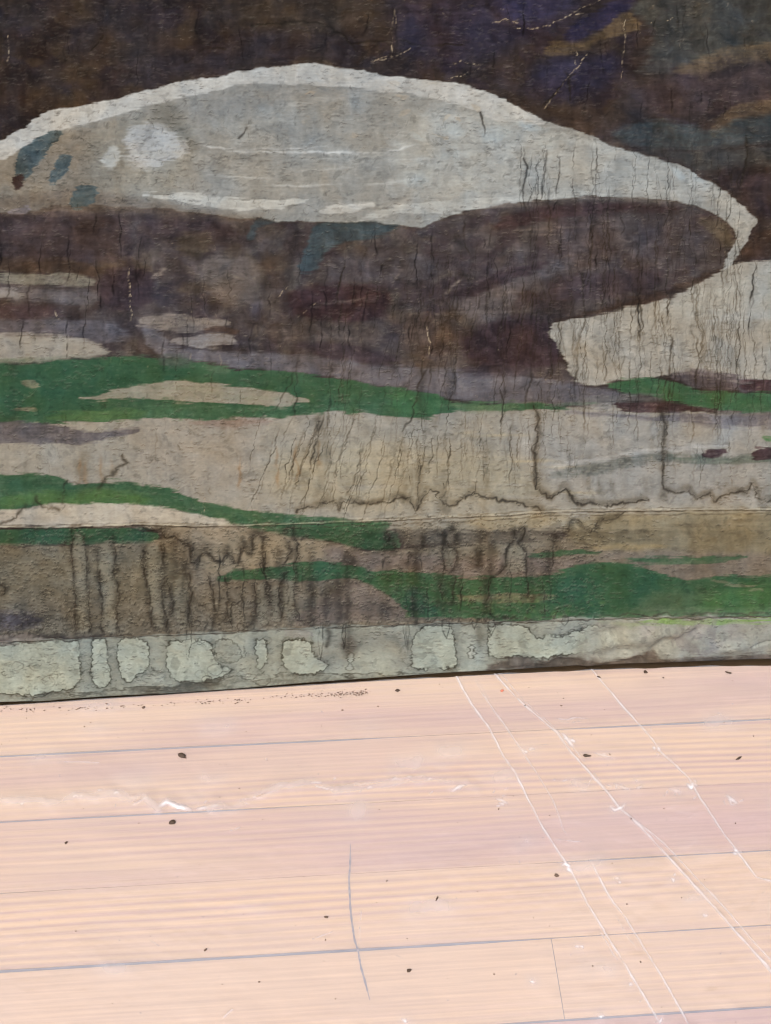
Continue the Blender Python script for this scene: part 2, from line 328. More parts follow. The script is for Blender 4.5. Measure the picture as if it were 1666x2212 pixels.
# --- the light ground on the right and the beige field below
poly([(1178, 707), (1258, 686), (1333, 671), (1433, 650), (1503, 615), (1553, 588), (1600, 565), (1700, 545), (1700, 850), (1600, 830), (1440, 806), (1400, 817), (1340, 822),
      (1318, 834), (1270, 834), (1230, 815), (1225, 785), (1205, 750)], (158, 149, 135), 3.5)
poly([(1420, 660), (1520, 610), (1700, 550), (1700, 690), (1560, 680), (1470, 690)], (166, 162, 152), 22, .7, .2)
poly([(1500, 700), (1600, 670), (1700, 650), (1700, 672), (1590, 695)], (178, 174, 166), 6, .6, .5)
poly([(-40, 725), (100, 722), (200, 735), (250, 768), (170, 776), (80, 785), (-40, 784)], (160, 149, 132), 6, .92, .1)
poly([(-40, 880), (1700, 870), (1700, 1145), (-40, 1145)], (151, 141, 125), 5)
poly([(1100, 885), (1700, 880), (1700, 1090), (1400, 1085), (1180, 1060), (1090, 980)], (150, 143, 133), 30, .85)
poly([(560, 990), (760, 960), (960, 965), (1130, 1000), (1180, 1075), (1000, 1100), (620, 1100)], (163, 148, 120), 40, .8, .15)
poly([(280, 890), (560, 880), (560, 1080), (300, 1040)], (150, 137, 121), 40, .6)
for k in range(46):
    x = rng.uniform(560, 1180); y = rng.uniform(930, 1085); l = rng.uniform(50, 190)
    M = pad.mask(); pad.stamp(M, pad.path([(x, y), (x + l, y + rng.normal(0, 3))], 3.2, rng.uniform(.1, .4), .7, taper=.4))
    tint(M, [(186, 166, 128), (170, 158, 142), (150, 136, 112)][k % 3])
poly([(400, 908), (480, 903), (570, 904), (600, 914), (500, 926), (430, 920)], (130, 112, 101), 5, .8, .2)

# --- green bands
poly([(-40, 783), (60, 785), (130, 775), (180, 772), (260, 772), (340, 775), (420, 780), (500, 794), (600, 801), (700, 815), (780, 825), (833, 835), (900, 836), (940, 849), (962, 868), (1020, 865),
      (1060, 869), (1160, 876), (1240, 868), (1310, 868), (1230, 882), (1120, 890), (1040, 882), (960, 890), (930, 902), (900, 905), (833, 901), (800, 891), (760, 888), (680, 895), (600, 901), (520, 905),
      (450, 908), (400, 905), (330, 900), (250, 906), (190, 911), (120, 916), (60, 911), (-40, 906)], (58, 88, 62), 3, .96, .08)
poly([(-40, 783), (130, 776), (280, 773), (420, 785), (420, 820), (240, 845), (180, 870), (260, 880), (100, 900), (-40, 900)], (47, 78, 56), 14, .75, .2)
poly([(840, 838), (930, 848), (960, 870), (930, 900), (850, 898)], (62, 98, 64), 10, .7)
poly([(80, 895), (200, 885), (320, 880), (300, 902), (160, 910)], (78, 104, 62), 8, .6)
poly([(165, 860), (240, 846), (300, 832), (360, 822), (420, 820), (500, 832), (560, 838), (620, 850), (680, 868), (640, 876), (580, 880), (500, 872), (420, 869), (330, 860), (260, 862), (200, 862)], (150, 138, 120), 2.5, .95, .12)
poly([(45, 818), (70, 814), (86, 830), (76, 839), (55, 830)], (122, 116, 94), 3, .8)
poly([(28, 879), (76, 878), (82, 885), (45, 889)], (132, 122, 98), 3, .8)
poly([(345, 768), (400, 765), (420, 788), (370, 795), (340, 785)], (76, 84, 74), 8, .8)
poly([(440, 782), (500, 790), (500, 808), (450, 812)], (98, 110, 88), 7, .5, .4)
poly([(960, 865), (1060, 868), (1140, 880), (1060, 890), (980, 885)], (92, 108, 78), 8, .7)
poly([(1300, 836), (1345, 820), (1400, 815), (1440, 818), (1500, 840), (1560, 850), (1620, 846), (1700, 850), (1700, 897), (1620, 894), (1560, 884), (1500, 880), (1450, 870), (1400, 856), (1350, 848)], (60, 94, 64), 4, .95, .1)
poly([(1440, 806), (1480, 800), (1560, 808), (1640, 820), (1700, 835), (1620, 842), (1560, 842), (1500, 838), (1450, 818)], (104, 94, 97), 4, .9, .2)
poly([(1580, 828), (1640, 820), (1700, 824), (1700, 848), (1640, 845)], (68, 48, 50), 3, .92, .15)
poly([(1170, 872), (1300, 856), (1380, 850), (1450, 862), (1380, 872), (1280, 885)], (108, 104, 102), 6, .8, .2)
poly([(1318, 873), (1380, 867), (1440, 869), (1500, 880), (1562, 890), (1500, 894), (1420, 891), (1350, 889)], (72, 53, 53), 3, .95, .1)
poly([(1200, 886), (1300, 890), (1450, 898), (1550, 893), (1700, 898), (1700, 932), (1600, 923), (1500, 921), (1400, 906), (1300, 901)], (106, 101, 106), 5, .85, .25)
poly([(-40, 906), (60, 910), (120, 918), (200, 930), (260, 928), (298, 925), (296, 936), (240, 946), (200, 956), (170, 963), (100, 956), (-40, 953)], (98, 92, 95), 3.5, .92, .12)
poly([(1183, 1022), (1230, 1010), (1300, 1000), (1380, 981), (1440, 975), (1500, 985), (1570, 985), (1640, 971), (1700, 965), (1700, 995), (1600, 1001), (1500, 1005), (1440, 996), (1350, 1011), (1260, 1031), (1200, 1033)], (104, 106, 102), 5, .85, .3)
poly([(1440, 978), (1500, 986), (1600, 985), (1690, 970), (1690, 990), (1560, 1003), (1450, 992)], (84, 96, 84), 6, .6, .3)
poly([(1514, 986), (1545, 968), (1577, 970), (1560, 985), (1530, 994)], (66, 49, 53), 3, .92, .15)
poly([(1620, 976), (1640, 962), (1700, 960), (1700, 985), (1640, 994)], (66, 49, 53), 3, .92, .1)
poly([(1650, 942), (1700, 936), (1700, 955), (1660, 955)], (74, 112, 72), 4, .85)
poly([(1178, 1010), (1260, 994), (1380, 974), (1440, 966), (1620, 955), (1380, 982), (1260, 1004)], (174, 168, 160), 4, .7, .4)
LG = [(-40, 1024), (60, 1025), (115, 1030), (150, 1042), (200, 1045), (240, 1040), (300, 1043), (350, 1050), (400, 1067), (440, 1085), (500, 1095), (550, 1105), (620, 1114), (700, 1118), (780, 1122),
      (850, 1130), (830, 1142), (870, 1160), (860, 1192), (780, 1188), (700, 1166), (600, 1160), (560, 1156), (520, 1138), (480, 1125), (430, 1111), (350, 1097), (300, 1088), (200, 1094), (140, 1086), (90, 1096), (50, 1106), (-40, 1106)]
poly(LG, (54, 84, 58), 3, .95, .1)
poly([(-20, 1075), (150, 1060), (250, 1060), (340, 1075), (300, 1088), (200, 1093), (100, 1090), (-20, 1102)], (76, 104, 58), 9, .75, .2)
poly([(0, 1035), (60, 1035), (70, 1060), (20, 1065)], (48, 78, 56), 10, .6)
poly([(-40, 1106), (60, 1104), (140, 1088), (300, 1090), (420, 1110), (520, 1128), (430, 1134), (200, 1140), (-40, 1141)], (176, 163, 144), 3, .95, .1)
poly([(-40, 1142), (100, 1142), (200, 1145), (300, 1142), (355, 1160), (325, 1177), (200, 1179), (100, 1178), (-40, 1178)], (53, 84, 59), 3, .95, .08)
# --- below the pressed line
poly([(-40, 1179), (310, 1179), (360, 1160), (330, 1140), (480, 1128), (620, 1160), (700, 1170), (860, 1196), (1700, 1100), (1700, 1350), (-40, 1390)], (128, 116, 99), 6, .95)
poly([(-40, 1180), (320, 1180), (400, 1200), (420, 1360), (-40, 1385)], (116, 108, 91), 14, .85)
poly([(-40, 1280), (200, 1290), (440, 1280), (700, 1290), (640, 1355), (200, 1375), (-40, 1385)], (110, 103, 91), 24, .75)
poly([(-30, 1322), (60, 1318), (100, 1345), (40, 1365), (-30, 1360)], (72, 68, 78), 12, .75)
poly([(400, 1140), (560, 1150), (700, 1170), (700, 1210), (560, 1235), (430, 1240)], (150, 136, 114), 18, .8)
poly([(330, 1142), (480, 1132), (530, 1150), (440, 1190), (390, 1175)], (146, 133, 115), 12, .85)
poly([(690, 1175), (830, 1195), (960, 1200), (1140, 1205), (1300, 1208), (1180, 1245), (1000, 1245), (830, 1234), (720, 1215)], (124, 110, 102), 12, .8)
poly([(820, 1130), (1180, 1105), (1240, 1130), (1150, 1190), (1000, 1200), (860, 1180)], (126, 118, 103), 22, .7)
poly([(1000, 1120), (1180, 1105), (1260, 1120), (1130, 1145), (1040, 1140)], (158, 141, 110), 9, .75, .2)
poly([(1220, 1130), (1350, 1105), (1700, 1095), (1700, 1200), (1500, 1195), (1300, 1185), (1230, 1170)], (130, 118, 93), 14, .85)
poly([(1270, 1180), (1400, 1175), (1450, 1185), (1360, 1190), (1290, 1190)], (160, 138, 98), 8, .7, .3)
poly([(1230, 1205), (1400, 1190), (1560, 1195), (1700, 1195), (1700, 1240), (1560, 1235), (1470, 1255), (1400, 1225)], (126, 113, 100), 10, .75)
poly([(1138, 1200), (1200, 1190), (1260, 1189), (1310, 1194), (1230, 1201), (1150, 1208)], (55, 86, 58), 2.5, .9, .2)
poly([(1320, 1209), (1400, 1204), (1500, 1199), (1610, 1198), (1610, 1204), (1540, 1216), (1400, 1216)], (58, 89, 60), 3, .85, .3)
poly([(466, 1245), (500, 1233), (550, 1228), (625, 1223), (650, 1213), (700, 1212), (750, 1216), (800, 1230), (833, 1233), (950, 1240), (1050, 1248), (1150, 1245), (1200, 1240), (1250, 1222), (1300, 1215), (1370, 1220),
      (1420, 1230), (1470, 1254), (1510, 1252), (1560, 1240), (1640, 1246), (1700, 1240), (1700, 1332), (1600, 1329), (1500, 1331), (1400, 1335), (1250, 1337), (1150, 1335), (1050, 1336), (900, 1338), (868, 1312), (833, 1286),
      (800, 1262), (760, 1252), (680, 1256), (600, 1249), (530, 1250), (480, 1253)], (56, 88, 59), 3, .96, .08)
poly([(1180, 1260), (1260, 1225), (1340, 1220), (1420, 1235), (1450, 1270), (1350, 1320), (1200, 1325)], (50, 83, 59), 16, .8)
poly([(1380, 1290), (1480, 1270), (1560, 1280), (1480, 1325), (1380, 1330)], (92, 104, 76), 18, .5)
poly([(1500, 1290), (1620, 1262), (1700, 1290), (1700, 1325), (1520, 1328)], (74, 110, 62), 18, .6)
poly([(1520, 1248), (1580, 1252), (1660, 1278), (1600, 1270)], (136, 130, 106), 2.5, .7, .3)
poly([(985, 1285), (1060, 1281), (1130, 1281), (1220, 1288), (1150, 1301), (1060, 1299), (1000, 1294)], (126, 118, 92), 3.5, .85, .3)
poly([(640, 1330), (700, 1290), (755, 1250), (800, 1262), (833, 1286), (868, 1314), (880, 1338), (640, 1350)], (120, 106, 96), 5, .85)
dabs(60, (880, 1290, 1300, 1335), [(92, 122, 74), (44, 68, 50), (74, 108, 66)], 9, 6, .45, 0, .8)
# --- the bare margin below the fold
poly([(-60, 1383), (150, 1376), (300, 1370), (450, 1363), (600, 1356), (833, 1348), (983, 1343), (1133, 1338), (1333, 1333), (1720, 1327), (1720, 1600), (-60, 1600)], (147, 148, 136), 4, 1, smooth=False)
poly([(1200, 1345), (1700, 1330), (1700, 1480), (1200, 1480)], (140, 137, 128), 40, .8)
poly([(1380, 1340), (1500, 1337), (1640, 1334), (1700, 1333), (1700, 1342), (1500, 1349), (1400, 1351)], (120, 148, 84), 4, .9, .25)
poly([(1290, 1345), (1400, 1342), (1390, 1352), (1300, 1352)], (134, 144, 110), 4, .6)
dabs(26, (1230, 1345, 1690, 1420), [(116, 106, 102), (154, 152, 144), (124, 116, 110), (148, 140, 138)], 46, 16, .5, -.35, .4)
SD, SR = (126, 125, 112), (58, 55, 46)
islands = [                                      # dry pale islands left between the wet runs, each with a dark tide mark
 [(-40, 1398), (60, 1392), (110, 1384), (165, 1381), (172, 1385), (171, 1425), (173, 1462), (163, 1480), (150, 1490), (60, 1499), (-40, 1502)],
 [(198, 1377), (227, 1378), (231, 1400), (235, 1446), (237, 1470), (230, 1484), (210, 1486), (199, 1475), (195, 1450), (197, 1410)],
 [(256, 1376), (318, 1374), (321, 1410), (319, 1446), (308, 1456), (290, 1462), (278, 1478), (266, 1474), (257, 1450), (254, 1410)],
 [(376, 1386), (420, 1382), (456, 1388), (456, 1405), (460, 1422), (472, 1440), (495, 1440), (500, 1448), (478, 1462), (440, 1470), (400, 1476), (376, 1466), (360, 1442), (359, 1413), (364, 1392)],
 [(554, 1380), (576, 1380), (577, 1400), (573, 1436), (562, 1446), (553, 1435), (551, 1410)],
 [(609, 1384), (672, 1384), (672, 1403), (680, 1421), (699, 1431), (712, 1428), (706, 1448), (680, 1460), (640, 1458), (620, 1448), (608, 1432), (607, 1400)],
 [(928, 1352), (977, 1352), (981, 1371), (984, 1401), (989, 1431), (984, 1444), (940, 1446), (897, 1448), (886, 1438), (888, 1408), (896, 1380), (908, 1366)],
 [(1060, 1350), (1122, 1347), (1145, 1362), (1168, 1382), (1180, 1370), (1205, 1376), (1235, 1366), (1275, 1352), (1330, 1360), (1340, 1390), (1250, 1412), (1150, 1418), (1060, 1424), (1053, 1400), (1058, 1370)]]
for s_ in islands: poly(s_, (152, 155, 142), 2.5, .9, 0, .8, SR, 1.7, .8, fray=0, jag=1.2, ohalo=9)
poly([(1280, 1345), (1380, 1350), (1400, 1420), (1230, 1425)], (146, 145, 135), 16, .8)
poly([(490, 1376), (520, 1396), (521, 1420), (500, 1434), (470, 1430), (460, 1405), (468, 1384)], (130, 130, 118), 3, .5, 0, .8, SR, 1.7, .6, fray=0, jag=1)
for x0, y0, x1, y1 in [(700, 1360, 880, 1400), (680, 1400, 760, 1440), (840, 1380, 890, 1440)]:
    poly([(x0, y0), (x1, y0 - 4), (x1 - 5, y1), (x0 + 10, y1 + 5)], (118, 115, 106), 18, .5)
poly([(612, 1358), (676, 1356), (676, 1382), (612, 1380)], (132, 128, 122), 3, .6)
poly([(526, 1392), (531, 1402), (532, 1430), (527, 1420)], (152, 154, 142), 1.5, .9, 0, .4, SR, 1.6, .5)
poly([(752, 1416), (760, 1414), (763, 1430), (758, 1452), (748, 1446)], (152, 154, 144), 2, .9, 0, .5, SR, 1.8, .6)
poly([(1014, 1408), (1020, 1391), (1026, 1410), (1022, 1425), (1014, 1424)], (152, 152, 142), 1.5, .9, 0, .4, SR, 1.8, .7)
poly([(735, 1385), (765, 1375), (775, 1410), (750, 1420), (738, 1410)], (96, 90, 84), 10, .6)
poly([(60, 1500), (130, 1497), (230, 1490), (300, 1487), (400, 1480), (470, 1465), (560, 1462), (640, 1455), (720, 1462), (880, 1458), (960, 1453), (960, 1475), (600, 1498), (200, 1525), (60, 1528)], (106, 104, 93), 7, .6, .5, 2.5, (58, 54, 46), 2.2, .55)
poly([(270, 1485), (400, 1479), (470, 1462), (480, 1478), (400, 1496), (300, 1502)], (70, 66, 58), 8, .6, 0, 2)
poly([(1050, 1426), (1120, 1420), (1183, 1420), (1206, 1412), (1250, 1424), (1337, 1422), (1409, 1404), (1430, 1424), (1500, 1420), (1700, 1410), (1700, 1440), (1050, 1460)], (84, 72, 65), 7, .75, 0, 1.5)
poly([(-40, 1372), (50, 1368), (110, 1372), (60, 1392), (-40, 1398)], (122, 110, 104), 6, .7, .2)

# paler insides of the run marks
for p_ in ([(156, 1150), (178, 1158), (187, 1190), (190, 1230), (192, 1300), (196, 1366), (165, 1366), (164, 1290), (158, 1230)], [(209, 1186), (243, 1160), (247, 1200), (250, 1250), (254, 1300), (255, 1366), (222, 1366), (219, 1300), (214, 1230)],
           [(311, 1183), (347, 1183), (353, 1220), (352, 1290), (360, 1355), (330, 1360), (324, 1300), (315, 1240)], [(377, 1250), (405, 1240), (410, 1300), (408, 1350), (378, 1350)], [(556, 1258), (572, 1256), (576, 1290), (580, 1345), (556, 1345)], [(590, 1262), (606, 1262), (605, 1340), (588, 1340)],
           [(612, 1250), (636, 1255), (634, 1330), (612, 1330)], [(1096, 1190), (1125, 1178), (1136, 1200), (1136, 1240), (1085, 1240)], [(962, 1185), (982, 1188), (984, 1215), (970, 1232), (960, 1210)]):
    poly(p_, (134, 128, 112), 3, .7, .2, .6)
# --- water stains: tide lines, runs and soft columns
ln = []; COLS = []
def tide(pts, r=1.6, v=1.1, jag=2.6): 
    ln.append(pad.path(pts, r, v, jag, .5, hf=.75))
    p = pad.path(pts, r, v, jag * .6, step=6)               # little sideways nicks where the stain caught on the weave
    for x, y, _, q in p[rng.random(len(p)) < .85]:
        l = rng.uniform(2.5, 9) * rng.choice([-1, 1]); ln.append(pad.path([(x, y), (x + l, y + rng.normal(0, 1.2))], 1.0, q * rng.uniform(.3, .8), .6, taper=.2))
T1 = [(285, 1136), (305, 1138), (325, 1148), (337, 1145), (347, 1143), (352, 1156), (360, 1163), (377, 1161), (390, 1171), (412, 1181), (413, 1216), (426, 1218), (431, 1203), (441, 1192), (456, 1201), (466, 1213), (481, 1216), (489, 1193),
      (504, 1201), (506, 1216), (516, 1218), (521, 1183), (531, 1193), (541, 1198), (546, 1188), (545, 1158), (556, 1155), (569, 1161), (569, 1223), (576, 1251), (576, 1283), (589, 1298)]
TOPS = [[(640, 1106), (660, 1100), (690, 1096), (710, 1085), (725, 1083), (735, 1100), (740, 1083), (790, 1090), (833, 1085), (858, 1075), (883, 1080), (898, 1102), (923, 1060), (943, 1065), (960, 1095), (985, 1092), (1003, 1080), (1022, 1062),
         (1038, 1075), (1068, 1080), (1108, 1087), (1133, 1092), (1173, 1108)],
        [(1153, 880), (1163, 900), (1165, 940), (1156, 975), (1158, 1055), (1178, 1070), (1188, 1080), (1223, 1060), (1233, 1080), (1253, 1092), (1273, 1085), (1298, 1092), (1350, 1087), (1400, 1080)],
        [(1430, 895), (1438, 925), (1431, 1005), (1433, 1055), (1458, 1065), (1488, 1060), (1503, 1080), (1533, 1065), (1543, 1085), (1583, 1065), (1613, 1065), (1625, 1044), (1640, 1080), (1690, 1090)]]
for t_ in [T1] + TOPS: tide(t_)
ln.append(pad.path(T1, 2.2, 1.1, 1.2, hf=.7))
for t_ in TOPS[1:]: ln.append(pad.path(t_[:5], 3.2, .75, 1.6))
tide([(0, 1127), (20, 1128), (35, 1120), (45, 1100), (70, 1092), (78, 1074), (90, 1095), (105, 1102), (118, 1098), (125, 1105)], 3.0, .85)
tide([(135, 1100), (133, 1070), (140, 1045), (143, 1035), (160, 1042), (180, 1050)], 2, .6)
tide([(270, 980), (272, 1000), (255, 1012), (240, 1030), (222, 1040), (215, 1052)], 3.2, .7)
for t_ in [
 [(155, 1151), (155, 1183), (160, 1238), (164, 1288), (163, 1326), (164, 1366)], [(178, 1158), (186, 1188), (189, 1226), (191, 1266), (191, 1326), (197, 1366)],
 [(208, 1188), (213, 1226), (217, 1261), (219, 1301), (222, 1366)], [(243, 1158), (245, 1188), (250, 1216), (248, 1251), (255, 1266), (253, 1313), (255, 1366)],
 [(310, 1183), (310, 1216), (315, 1251), (322, 1288), (325, 1326), (330, 1361)], [(347, 1183), (352, 1206), (355, 1236), (350, 1266), (352, 1301), (357, 1326), (362, 1353)],
 [(360, 1251), (368, 1276), (375, 1301), (370, 1326)], [(410, 1236), (412, 1276), (410, 1326), (412, 1353)], [(449, 1236), (456, 1263), (461, 1296), (466, 1316), (461, 1351)],
 [(489, 1246), (491, 1271), (496, 1291), (491, 1313), (496, 1341)], [(551, 1251), (553, 1288), (552, 1313), (549, 1348)], [(616, 1236), (606, 1261), (606, 1301), (609, 1336)],
 [(614, 1151), (619, 1141), (633, 1138), (636, 1163), (641, 1181), (643, 1201), (636, 1216), (639, 1251), (636, 1288), (638, 1318), (648, 1338), (665, 1340), (676, 1348)], [(624, 1173), (629, 1188), (614, 1221)],
 [(960, 1178), (955, 1191), (958, 1211), (964, 1231), (958, 1246), (953, 1268), (954, 1293)], [(963, 1180), (980, 1183), (987, 1193), (985, 1221), (977, 1236), (983, 1251), (978, 1276), (980, 1301)],
 [(1130, 1138), (1118, 1148), (1108, 1173), (1093, 1188), (1090, 1216), (1083, 1238), (1058, 1248), (1055, 1276), (1053, 1301), (1050, 1323), (1070, 1333), (1110, 1333)],
 [(1135, 1141), (1130, 1168), (1120, 1175), (1137, 1196), (1138, 1238), (1140, 1288)], [(1189, 1241), (1193, 1208), (1195, 1176), (1203, 1161), (1223, 1153), (1233, 1126), (1249, 1123), (1260, 1136), (1277, 1148), (1290, 1138), (1292, 1123), (1320, 1121), (1347, 1106)],
 [(880, 1215), (886, 1200), (895, 1198)], [(833, 1150), (842, 1158), (838, 1168), (830, 1172)], [(0, 1260), (8, 1262), (14, 1275), (6, 1281)]]:
    tide(t_, 1.2, 1.15, 2.0); COLS.append(t_)
# loops and flakes near the bottom of the field
for k in range(150):
    x = rng.uniform(-10, 690); y = 1370 - x * .03 - abs(rng.normal(0, 30)); r_ = rng.uniform(3, 10)
    a = np.linspace(0, rng.uniform(3, 6.3), 9) + rng.uniform(0, 6)
    ln.append(pad.path(np.stack([x + r_ * np.cos(a), y + r_ * .8 * np.sin(a)], 1), 1.2, rng.uniform(.3, .8), 1.2))
for k in range(60):
    x = rng.uniform(0, 900); y = rng.uniform(1290, 1350) - x * .02; l = rng.uniform(8, 30)
    ln.append(pad.path([(x, y), (x + l, y + rng.normal(0, 3))], 1.3, rng.uniform(.2, .6), 1.5))
for k in range(40):
    x = rng.uniform(880, 1260); y = rng.uniform(1270, 1335); l = rng.uniform(5, 14)
    ln.append(pad.path([(x, y), (x + l, y + rng.normal(0, 4)), (x + l * .4, y + 6)], 1.3, rng.uniform(.3, .7), 1.5))
# thin runs down the dark and pale ground
def runs(n, xa, xb, ya, yb, la, lb, v, r=1.4, lean=0, jag=2.2):
    for k in range(n):
        x = rng.uniform(xa, xb); y = rng.uniform(ya, yb); l = rng.uniform(la, lb); m = max(2, int(l / 22))
        if x < 1120 and pad.sample(HM, np.array([x, x]), np.array([y, y + l])).max() > .2: continue
        px = x + np.cumsum(np.r_[0, rng.normal(lean * l / m, 3.0, m)]); py = y + np.linspace(0, l, m + 1)
        ln.append(pad.path(np.stack([px, py], 1), r * rng.choice([.6, .72, .9, 1.3], p=[.4, .35, .17, .08]), v * rng.uniform(.35, 1.05), jag * .75, taper=.18, hf=.6))
runs(44, 1120, 1640, 285, 430, 80, 240, .95)
runs(64, 880, 1620, 430, 640, 140, 380, 1.0, 1.6)
runs(60, 640, 1200, 520, 780, 80, 260, .95, 1.5, -.12)
runs(30, 560, 900, 880, 960, 100, 230, .9, 1.4, -.28)
runs(34, 880, 1180, 880, 960, 50, 150, .85, 1.3)
runs(64, 1190, 1660, 620, 800, 90, 260, .85, 1.5)
runs(70, 1150, 1660, 290, 760, 60, 200, .6, 1.1)
runs(60, 640, 1180, 480, 940, 60, 200, .55, 1.1, -.1)
runs(16, 1200, 1640, 890, 980, 60, 110, .7, 1.2)
runs(26, 260, 900, 560, 860, 30, 120, .7, 1.2)
runs(16, 30, 560, 820, 1000, 20, 90, .35, 1.2)
runs(40, -10, 1660, 0, 240, 20, 70, .5, 1.8)
for pts in ([(1505, 600), (1510, 640), (1500, 680), (1515, 720), (1512, 770), (1520, 800)], [(1433, 800), (1436, 850), (1440, 900)], [(1385, 600), (1380, 650), (1388, 700), (1380, 750)], [(1260, 560), (1256, 640), (1265, 690), (1250, 740), (1240, 760)],
            [(930, 780), (905, 830), (890, 900), (860, 960)], [(790, 960), (770, 1020), (750, 1080)], [(640, 800), (600, 880), (560, 905)], [(1610, 320), (1612, 360), (1590, 390), (1600, 420)], [(1000, 470), (1004, 520), (1020, 560)]):
    ln.append(pad.path(pts, 2.0, .75, 2.4, taper=.2))
for pts, r_ in (([(400, 135), (440, 105), (465, 98), (490, 104)], 2.2), ([(545, 55), (600, 50), (680, 47), (722, 66), (745, 76), (762, 98), (768, 112)], 2.6), ([(762, 95), (800, 90), (850, 86), (920, 100), (1000, 96)], 2.4),
                ([(194, 112), (210, 96), (224, 76)], 2.6), ([(512, 303), (524, 290), (535, 276)], 2.0), ([(1170, 230), (1215, 185), (1240, 160)], 2), ([(1225, 160), (1234, 220)], 2.4), ([(1040, 245), (1046, 275), (1045, 295)], 2.4), ([(1610, 290), (1616, 340), (1600, 400)], 2.6)):
    ln.append(pad.path(pts, r_, 1.0, 2))
# fine crackle on the left of the hill and across the dark ground
for k in range(260):
    x = rng.uniform(100, 560); y = rng.uniform(215, 460); m = rng.integers(2, 6); th = rng.uniform(0, 6.3) + np.cumsum(rng.normal(0, .8, m)); l = rng.uniform(2.5, 6)
    if rng.random() < .5 and x > 430: continue
    ln.append(pad.path(np.stack([x + np.r_[0, np.cumsum(l * np.cos(th))], y + np.r_[0, np.cumsum(l * .7 * np.sin(th))]], 1), 1.0, rng.uniform(.08, .4), 1.0, .4))
for k in range(420):
    x = rng.uniform(-10, 1680); y = rng.uniform(-10, 1090); l = rng.uniform(4, 12)
    ln.append(pad.path([(x, y), (x + l * .2, y + l)] if k % 3 else [(x, y), (x + l, y + 2)], 1.2, rng.uniform(.15, .55), 1.2))
M = pad.mask(); pad.stamp(M, np.concatenate(ln)); LINES = M
# soft shadows of damp beside the lines
hal = []
for t_ in COLS: hal.append(pad.path(t_, 6, .42, 2, step=3))
for t_ in [T1] + TOPS: hal.append(pad.path(np.array(t_) + (0, -5), 8, .42, 2, step=3))
for x, y0, y1, r_, v in [(675, 1255, 1345, 11, .55), (706, 1275, 1348, 10, .6), (733, 1240, 1345, 9, .4), (751, 1190, 1345, 9, .65), (763, 1200, 1216, 10, .6), (826, 1300, 1335, 10, .5), (671, 1180, 1240, 8, .4), (604, 1190, 1220, 9, .5), (960, 1150, 1172, 7, 1.1),
                         (915, 1166, 1182, 7, 1.0), (897, 1190, 1235, 8, .5), (897, 1235, 1340, 9, .6), (975, 1139, 1143, 6, .8), (988, 1150, 1174, 7, .7), (1033, 1192, 1228, 11, .8), (838, 1152, 1168, 8, .9), (850, 1166, 1190, 8, .8), (1063, 1178, 1240, 8, .4), (1040, 1145, 1190, 8, .35), (1110, 1145, 1160, 8, .6),
                         (948, 1240, 1300, 8, .5), (1048, 1245, 1320, 9, .4), (1197, 1160, 1180, 8, .55), (1185, 1190, 1245, 9, .45), (1150, 1200, 1290, 8, .35), (352, 1190, 1250, 8, .5), (378, 1175, 1240, 10, .4), (400, 1215, 1260, 10, .35), (606, 1245, 1300, 7, .4),
                         (580, 1235, 1300, 7, .4), (441, 1184, 1194, 8, .5), (489, 1182, 1196, 7, .6), (523, 1165, 1185, 8, .6), (568, 1165, 1240, 6, .5), (1436, 900, 1070, 9, .3), (1158, 980, 1070, 8, .25), (905, 1000, 1095, 9, .3), (958, 1020, 1095, 10, .35), (1050, 960, 1080, 8, .25),
                         (688, 905, 930, 8, .4), (685, 960, 1010, 9, .3), (912, 800, 900, 8, .35), (30, 790, 905, 9, .35), (178, 985, 1075, 12, .25), (840, 1155, 1185, 7, .5), (1033, 1350, 1400, 9, .4), (752, 1360, 1420, 12, .35), (708, 1365, 1400, 6, .5)]:
    hal.append(pad.path([(x, y0 - .1), (x + rng.normal(0, 2), y1 + .1)], r_, v, 2, step=3))
for k in range(70):
    x = rng.uniform(560, 1660); y = rng.uniform(300, 1000); hal.append(pad.path([(x, y), (x + rng.normal(0, 5), y + rng.uniform(30, 130))], rng.uniform(4, 9), rng.uniform(.08, .26), 2, step=3, taper=.4))
for k in range(60):
    x = rng.uniform(640, 1660); y = 1090 - rng.uniform(0, 30); hal.append(pad.path([(x, y - rng.uniform(20, 60)), (x, y)], rng.uniform(4, 8), rng.uniform(.08, .24), 2, step=3, taper=.4))
M = pad.mask(); pad.stamp(M, np.concatenate(hal))
M *= np.clip(1.25 + mott * .6, .4, 1.7)
def stain(M, k, c):
    global T
    T += (T * k + np.array(c, np.float32) * (1 - k) - T) * np.clip(M, 0, 1)[..., None]
stain(M, .42, (34, 29, 23))
stain(LINES, .44, (40, 33, 26))
